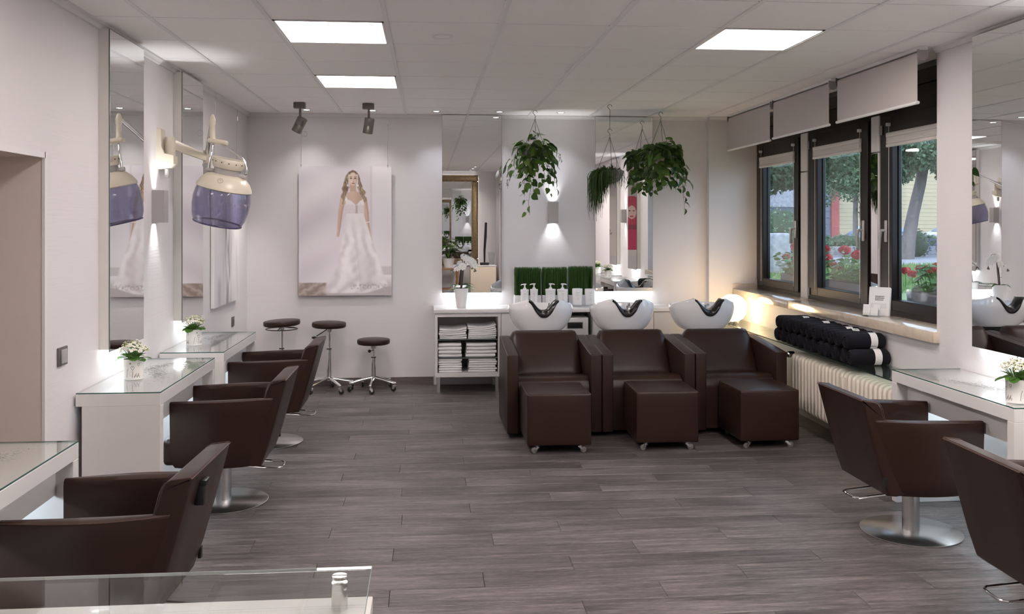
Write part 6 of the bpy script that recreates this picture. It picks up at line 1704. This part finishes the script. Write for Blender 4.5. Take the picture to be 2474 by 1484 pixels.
g = MB().box(3.62, 70, 43.5, 49, -0.3, -0.02).build('planting_bed', M['mulch'], smooth=0); g['kind'] = 'structure'
g = MB().box(3.62, 90, 49, 75, -0.3, -0.025).build('street', M['asph'], smooth=0); g['kind'] = 'structure'
r = random.Random(31); mb = MB()
for k in range(14000):
    y = r.uniform(21, 35.4); x = y * r.uniform(0.35, 0.60); h = r.uniform(0.06, 0.16); a = r.uniform(0, PI); dx, dy = math.cos(a) * .012, math.sin(a) * .012
    mb.add([(x - dx, y - dy, -0.02), (x + dx, y + dy, -0.02), (x + r.uniform(-.04, .04), y + r.uniform(-.04, .04), h)], [(0, 1, 2)])
g = mb.build('grass_blades', leaf_mat('lawn_blades', srgb(72, 104, 50), srgb(124, 152, 90), 0.6, 0.3), smooth=0, fix=False)
tag(g, 'short green lawn grass outside the windows', 'grass', kind='stuff')
# broken concrete slab standing on the lawn
cs = MB()
cs.rbox(9.4, 11.75, 29.6, 30.1, -0.1, 1.30, 0.12, 3); cs = cs.build('concrete_slab', M['conc2'] if 'conc2' in M else M['conc'])
tag(cs, 'rough grey concrete slab standing on the lawn, seen through the far window', 'wall')
def leafball(c, rx, ry, rz, n, s, r, flat=0.0):
    mb = MB()
    for k in range(n):
        while True:
            p = Vector((r.uniform(-1, 1), r.uniform(-1, 1), r.uniform(-1, 1)))
            if 0.25 < p.length < 1: break
        p = p.normalized() * (p.length ** 0.5)
        q = Vector((c[0] + p.x * rx, c[1] + p.y * ry, c[2] + p.z * rz))
        d = Vector((r.uniform(-1, 1), r.uniform(-1, 1), r.uniform(-1, .4))).normalized(); m = Matrix.Translation(q) @ leaf_rot(d, p + Vector((0, 0, .6)), r.uniform(-1, 1)) @ Matrix.Scale(s * r.uniform(.6, 1.2), 4)
        mb.add([(0, 0, 0), (.45, -.34, .06), (1, 0, -.1), (.45, .34, .06)], [(0, 1, 2, 3)], m)
    return mb
def hedge(name, label, cat, c, rr, n, s, seed, mt):
    t = thing(name, label, cat, (c[0], c[1], 0))
    r = random.Random(seed); mb = MB()
    for (dx, dy, dz, rx, ry, rz, k) in rr:
        q = leafball((dx, dy, dz), rx, ry, rz, int(n * k), s, r); mb.add(q.v, q.f)
    mb.build('foliage', mt, t, smooth=0, fix=False, kind='stuff')
    core = MB()
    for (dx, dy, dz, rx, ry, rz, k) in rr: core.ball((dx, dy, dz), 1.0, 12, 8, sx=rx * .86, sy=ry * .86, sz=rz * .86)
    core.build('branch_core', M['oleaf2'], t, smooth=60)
    return t
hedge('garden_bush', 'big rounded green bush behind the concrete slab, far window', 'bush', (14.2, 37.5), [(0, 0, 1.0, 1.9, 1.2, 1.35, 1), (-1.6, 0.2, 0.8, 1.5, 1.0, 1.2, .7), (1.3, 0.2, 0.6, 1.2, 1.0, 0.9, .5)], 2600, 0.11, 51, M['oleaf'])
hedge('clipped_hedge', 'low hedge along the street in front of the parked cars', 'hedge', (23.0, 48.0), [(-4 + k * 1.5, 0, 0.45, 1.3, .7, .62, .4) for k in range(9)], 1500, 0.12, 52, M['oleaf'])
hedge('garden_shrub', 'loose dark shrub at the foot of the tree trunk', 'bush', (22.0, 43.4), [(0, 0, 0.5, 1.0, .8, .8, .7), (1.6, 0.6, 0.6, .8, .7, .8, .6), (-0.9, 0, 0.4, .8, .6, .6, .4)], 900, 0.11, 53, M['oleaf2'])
lw = MB().rbox(17, 34, 46.4, 46.7, -0.05, 0.42, 0.02, 2).build('garden_wall', M['conc'])
tag(lw, 'low pale concrete garden wall below the street hedge', 'wall')
# ---- trees
def tree(label, base, trunk, rs, crowns, n, s, seed, mt):
    t = thing('street_tree', label, 'tree', base, 0, 'trees outside the windows')
    MB().tube(trunk, rs, 12).build('trunk', M['bark'], t, smooth=80)
    r = random.Random(seed); br = MB()
    top = Vector(trunk[-1])
    for (c, rx, ry, rz, k) in crowns:
        br.tube([top + Vector((0, 0, -0.6)), top.lerp(Vector(c), .5) + Vector((0, 0, .2)), Vector(c)], [rs[-1] * .6, rs[-1] * .4, .03], 7)
    br.build('branches', M['bark'], t, smooth=80)
    mb = MB()
    for (c, rx, ry, rz, k) in crowns:
        q = leafball(c, rx, ry, rz, int(n * k), s, r); mb.add(q.v, q.f)
    mb.build('crown', mt, t, smooth=0, fix=False, kind='stuff')
    return t
tree('large leaning tree outside the nearest window', (21.6, 41.0, 0), [(0, 0, -0.1), (0.15, 0, .9), (0.35, 0, 2.0), (0.75, 0.1, 3.4), (1.0, .1, 4.8), (1.1, 0, 6.4)], [.38, .30, .27, .25, .23, .2],
     [((0.6, 0, 6.4), 2.6, 2.4, 1.7, 1), ((-1.6, -.6, 5.2), 1.7, 1.6, 1.2, .7), ((2.6, 0, 5.0), 1.8, 1.7, 1.3, .8), ((3.1, -.5, 3.8), 1.1, 1.0, .75, .3), ((-3.2, .3, 4.9), 1.6, 1.4, 1.1, .6), ((-0.9, -.5, 4.1), 1.1, 1.0, .75, .35), ((-4.4, .5, 5.6), 1.7, 1.5, 1.1, .6), ((-2.7, -.4, 3.7), 1.1, 1.0, .7, .4), ((0.2, -1.2, 5.0), 1.5, 1.1, 1.0, .6), ((1.9, -.8, 4.2), .9, .9, .8, .35), ((-4.4, .2, 4.2), .9, .9, .7, .3), ((0, 0, 8.0), 3.5, 2.6, 1.6, .8)], 4600, 0.21, 61, M['oleaf'])
tree('nearer dark-leaved tree whose branches hang over the far window', (6.7, 22.0, 0), [(0, 0, -.1), (.1, 0, 1.5), (.2, 0, 3.2), (.3, 0, 4.6)], [.22, .18, .16, .13],
     [((1.7, -.3, 3.05), 1.2, 1.0, .55, 1), ((2.5, 0, 3.4), 1.3, 1.0, .7, .9), ((1.3, -.2, 2.62), .55, .5, .30, .35), ((0.6, 0, 3.6), 1.3, 1.1, .7, .7), ((2.15, .2, 2.72), .5, .5, .28, .25)], 1700, 0.13, 62, M['oleaf2'])
tree('slim young street tree outside the middle window', (24.2, 51.6, 0), [(0, 0, -.1), (0, 0, 2), (.05, 0, 4)], [.16, .14, .12],
     [((0.0, 0, 4.0), 1.7, 1.3, 1.2, .8), ((-1.0, 0, 5.4), 2.2, 1.5, 1.3, 1), ((.7, -.2, 2.4), .5, .5, 1.2, .3), ((1.2, 0, 5.4), 1.7, 1.5, 1.3, .7), ((-2.0, 0, 3.2), .8, .7, .7, .25)], 1900, 0.17, 63, M['oleaf'])
# ---- buildings
M['fac1'] = mat('pale_render', srgb(150, 160, 180), 0.8, var=(6, 0.08)); M['fac2'] = mat('yellow_brick', srgb(178, 164, 134), 0.85, var=(3, 0.1, (1, 1, 8))); M['redp'] = mat('red_panel', srgb(170, 84, 78), 0.6)
M['wing'] = mat('far_window_glass', srgb(104, 118, 138), 0.1); M['garage'] = mat('grey_garage', srgb(138, 138, 146), 0.6)  # pale sky reflection is put into the window glass colour
b1 = thing('apartment_building', 'pale apartment building with a white balcony slab beyond the bushes', 'building', (24.0, 66, 0))
MB().box(-7, 3.7, 0, 10, -0.2, 14).build('facade', M['fac1'], b1, smooth=0)
for z in (2.75, 5.6, 8.4):
    MB().box(-7.2, 3.0, -1.6, 0, z, z + 0.42).build('balcony_slab', M['conc'], b1, smooth=0); MB().box(-7.2, 3.0, -1.6, -1.5, z + .42, z + 1.25).build('balcony_parapet', M['conc'], b1, smooth=0)
for x in (-6, -3.4, -0.6):
    for z in (0.5, 3.4, 6.2):
        wn = MB().box(x, x + 1.6, -0.06, 0.02, z, z + 1.5).build('window', M['wing'], b1, smooth=0); MB().box(x + .75, x + .85, -0.09, -0.06, z, z + 1.5).build('glazing_bar', M['bar'], wn, smooth=0)
b2 = thing('brick_building', 'yellow brick building with a red panel and grey garage door beyond the cars', 'building', (33.2, 68, 0))
MB().box(-2.6, 14, 0, 8, -0.2, 12).build('facade', M['fac2'], b2, smooth=0)
MB().box(-3.2, -2.6, -0.1, 8, -0.2, 4.2).build('red_panel', M['redp'], b2, smooth=0)
MB().box(-5.4, -3.2, 0.1, 8, -0.2, 4.2).build('garage_door', M['garage'], b2, smooth=0)
for k in range(8): MB().box(-5.4, -3.2, 0.06, 0.1, k * .5, k * .5 + .46).build('garage_slat', M['garage'], b2, smooth=0)
for z in [0.0 + .30 * k for k in range(24)]: MB().box(-2.6, 14, -0.02, 0, z, z + .28).build('brick_course', M['fac2'], b2, smooth=0)
# ---- parked cars
def car(label, loc, paint, rz=0.0):
    t = thing('parked_car', label, 'car', loc, rz, 'cars parked on the street')
    body = [(-2.15, .35), (-2.2, .55), (-2.1, .78), (-1.35, .92), (-0.55, 1.42), (0.4, 1.5), (1.35, 1.42), (2.0, .98), (2.15, .9), (2.2, .45), (2.1, .3), (-1.9, .28)]
    vs = []; n = len(body)
    for yy, sc in ((-.84, .93), (-.78, 1.0), (.78, 1.0), (.84, .93)):
        for x, z in body:
            w_ = 1.0 if z < 1.0 else .80
            vs.append((x * (0.985 if sc < 1 else 1), yy * w_, .28 + (z - .28) * (1.0 if sc == 1 else .985)))
    fs = [(k * n + i, k * n + (i + 1) % n, (k + 1) * n + (i + 1) % n, (k + 1) * n + i) for k in range(3) for i in range(n)] + [tuple(range(n - 1, -1, -1)), tuple(3 * n + i for i in range(n))]
    MB().add(vs, fs).build('body', paint, t, smooth=40)
    gw_ = MB(); gw_.prism([(-1.15, .98), (-.55, 1.36), (-.05, 1.42), (-.05, .98)], 1, -.80, -.70); gw_.build('side_window', M['wing'], t, smooth=0)
    gw_ = MB(); gw_.prism([(.03, .98), (.03, 1.42), (.9, 1.40), (1.55, 1.02)], 1, -.80, -.70); gw_.build('side_window', M['wing'], t, smooth=0)
    MB().add([(-1.38, -.62, .945), (-1.38, .62, .945), (-.62, .56, 1.415), (-.62, -.56, 1.415)], [(0, 1, 2, 3)]).build('windscreen', M['wing'], t, smooth=0)
    for x in (-1.35, 1.4):
        for y in (-.78, .78):
            wh = MB().lathe([(0, -.1), (.22, -.1), (.32, -.09), (.32, .09), (.22, .1), (0, .1)], n=24, m=Matrix.Translation((x, y, .32)) @ Matrix.Rotation(PI / 2, 4, 'X')).build('wheel', M['rubber'], t)
            MB().lathe([(0, -.11), (.19, -.105), (.2, -.09), (0, -.09)], n=18, m=Matrix.Translation((x, y, .32)) @ Matrix.Rotation(PI / 2 if y < 0 else -PI / 2, 4, 'X')).build('hub_cap', M['grey_p'], wh)
    return t
car('silver-blue car parked behind the hedge, middle window', (26.4, 54.0, 0), mat('blue_silver_paint', srgb(160, 172, 200), 0.25, metal=0.3))
car('white estate car parked behind the bicycle, nearest window', (31.5, 53.0, 0), mat('white_car_paint', srgb(190, 196, 208), 0.25)).scale = (1.2, 1.2, 1.2)
bn = thing('waste_container', 'green waste container behind the silver-blue car', 'container', (23.2, 57.5, 0))
MB().rbox(-1.4, 1.6, -.5, .5, -.02, 1.25, 0.04, 2).build('container_body', mat('green_bin', srgb(72, 108, 84), 0.5), bn); MB().rbox(-1.45, 1.65, -.55, .55, 1.25, 1.4, 0.05, 2).build('container_lid', mat('green_lid', srgb(86, 124, 98), 0.5), bn)
# ---- bicycle
bi = thing('bicycle', 'blue bicycle leaning by the garden wall, nearest window', 'bicycle', (25.45, 45.6, 0), R(8))
blu = mat('blue_bike_paint', srgb(96, 96, 160), 0.4)
for x in (-.52, .52):
    wv = MB().tube([(x + .33 * math.cos(k * PI / 16), 0, .34 + .33 * math.sin(k * PI / 16)) for k in range(32)], .014, 6, closed=True).build('tyre', M['rubber'], bi)
    s_ = MB()
    for k in range(10): s_.tube([(x, 0, .34), (x + .32 * math.cos(k * PI / 5), 0, .34 + .32 * math.sin(k * PI / 5))], .003, 4)
    s_.build('spokes', M['grey_p'], wv)
    MB().tube([(x + .37 * math.cos(a), 0, .34 + .37 * math.sin(a)) for a in [R(20 + 14 * k) for k in range(11)]], .022, 6).build('mudguard', blu, bi)
MB().tube([(-.52, 0, .34), (-.1, 0, .30), (.38, 0, .78), (.52, 0, .34)], .016, 6).tube([(-.52, 0, .34), (-.2, 0, .75), (-.1, 0, .30)], .016, 6).tube([(-.2, 0, .75), (.38, 0, .80)], .016, 6).build('frame', blu, bi)
MB().tube([(.38, -.25, 1.0), (.36, 0, .98), (.38, .25, 1.0)], .012, 6).cyl((.38, 0, .78), (.36, 0, .98), .012, n=8).build('handlebar', M['grey_p'], bi)
MB().rbox(-.32, -.08, -.07, .07, .88, .94, .02, 2).cyl((-.2, 0, .75), (-.2, 0, .89), .012, n=8).build('saddle', M['black'], bi)

# ---- geraniums in boxes on the outer ledge
led_ = MB().box(XW + 0.10, XW + 0.48, YN - 0.2, YP + 0.2, 0.80, 0.955).build('outer_ledge', M['conc'], smooth=0); led_['kind'] = 'structure'
M['gleaf'] = leaf_mat('geranium_leaf', (0.06, 0.15, 0.03, 1), (0.16, 0.32, 0.09, 1), 0.5, 0.3)
M['gred'] = leaf_mat('geranium_red', (0.45, 0.012, 0.02, 1), (0.70, 0.035, 0.04, 1), 0.5, 0.2)
ggl = MB()
vs = [(0, 0, 0)] + [(0.55 + 0.5 * math.cos(a) * (1 + .08 * math.cos(a * 7)), 0.5 * math.sin(a) * (1 + .08 * math.cos(a * 7)), 0.10 * math.sin(a) ** 2) for a in [PI + 2 * PI * k / 12 for k in range(1, 12)]]
ggl.add(vs, [(0, k, k + 1) for k in range(1, 11)])
ger_leaf = ggl.mesh('leaf', 180, M['gleaf'], fix=False)
def geranium(label, y0, y1, seed, heads, lab_box):
    t = thing('geranium_box', label, 'planter', (XW + 0.29, (y0 + y1) / 2, 0.9555), 0, 'red geraniums outside the windows')
    h = (y1 - y0) / 2
    MB().prism([(-0.085, 0), (0.085, 0), (0.105, 0.17), (-0.105, 0.17)], 1, -h, h).build('planter_box', M['garage'], t, smooth=0)
    MB().box(-0.095, 0.095, -h + .01, h - .01, 0.1702, 0.174).build('soil', M['soil'], t, smooth=0)
    r = random.Random(seed); st = MB()
    for k in range(150):
        y = r.uniform(-h, h) * 1.02; q = r.random(); x = r.gauss(0, .055); zz = 0.17 + q * 0.24 * (1 - .35 * abs(y / h) ** 2); a = r.uniform(0, 2 * PI)
        tip = Vector((x * (1 + q), y, zz)); st.tube([(x * .3, y * .95, 0.17), tip], .002, 4)
        o = link('leaf', ger_leaf, t); o.matrix_local = Matrix.Translation(tip) @ leaf_rot((math.cos(a), math.sin(a), r.uniform(-.5, .3)), (-.3, 0, 1), r.uniform(-.4, .4)) @ Matrix.Scale(r.uniform(.045, .075), 4)
    for (yy, zz, s_) in heads:
        c = Vector((r.uniform(-.03, .02), yy - (y0 + y1) / 2, zz - 0.9555)); st.tube([(0, c.y * .9, .17), (c.x * .5, c.y, c.z * .6), c], .0025, 5)
        fh = MB()
        for k in range(46):
            d = Vector((r.gauss(0, 1), r.gauss(0, 1), r.gauss(0, 1) + .5)).normalized(); p = c + Vector((d.x, d.y, d.z * .7)) * s_ * r.uniform(.75, 1)
            m = Matrix.Translation(p) @ leaf_rot(d.orthogonal(), d) @ Matrix.Rotation(r.uniform(0, 6), 4, 'Z') @ Matrix.Scale(s_ * .36, 4)
            fh.add([(0, 0, 0)] + [(math.cos(a) * (1 if i % 2 else .7), math.sin(a) * (1 if i % 2 else .7), .15) for i, a in enumerate([2 * PI * j / 10 for j in range(10)])], [(0, 1 + j, 1 + (j + 1) % 10) for j in range(10)], m)
        fh.build('flower_head', M['gred'], t, smooth=0, fix=False)
    st.build('stalks', M['stem2'], t, smooth=60)
    return t
geranium('red geraniums in a box outside the far window', 8.72, 9.32, 71, [(9.203, 1.40, .055), (9.36, 1.29, .045), (9.06, 1.46, .05), (8.90, 1.36, .05)], '')
geranium('red geraniums in a box outside the middle window', 7.50, 8.28, 72, [(8.40, 1.40, .045), (8.385, 1.32, .045), (8.275, 1.255, .045), (8.00, 1.40, .055), (7.74, 1.365, .06), (8.127, 1.225, .03), (7.62, 1.30, .05)], '')
geranium('red geraniums in a box outside the nearest window', 6.02, 6.78, 73, [(6.99, 1.27, .04), (6.89, 1.25, .038), (6.645, 1.285, .06), (6.74, 1.295, .04), (6.50, 1.32, .05), (6.3, 1.33, .05)], '')
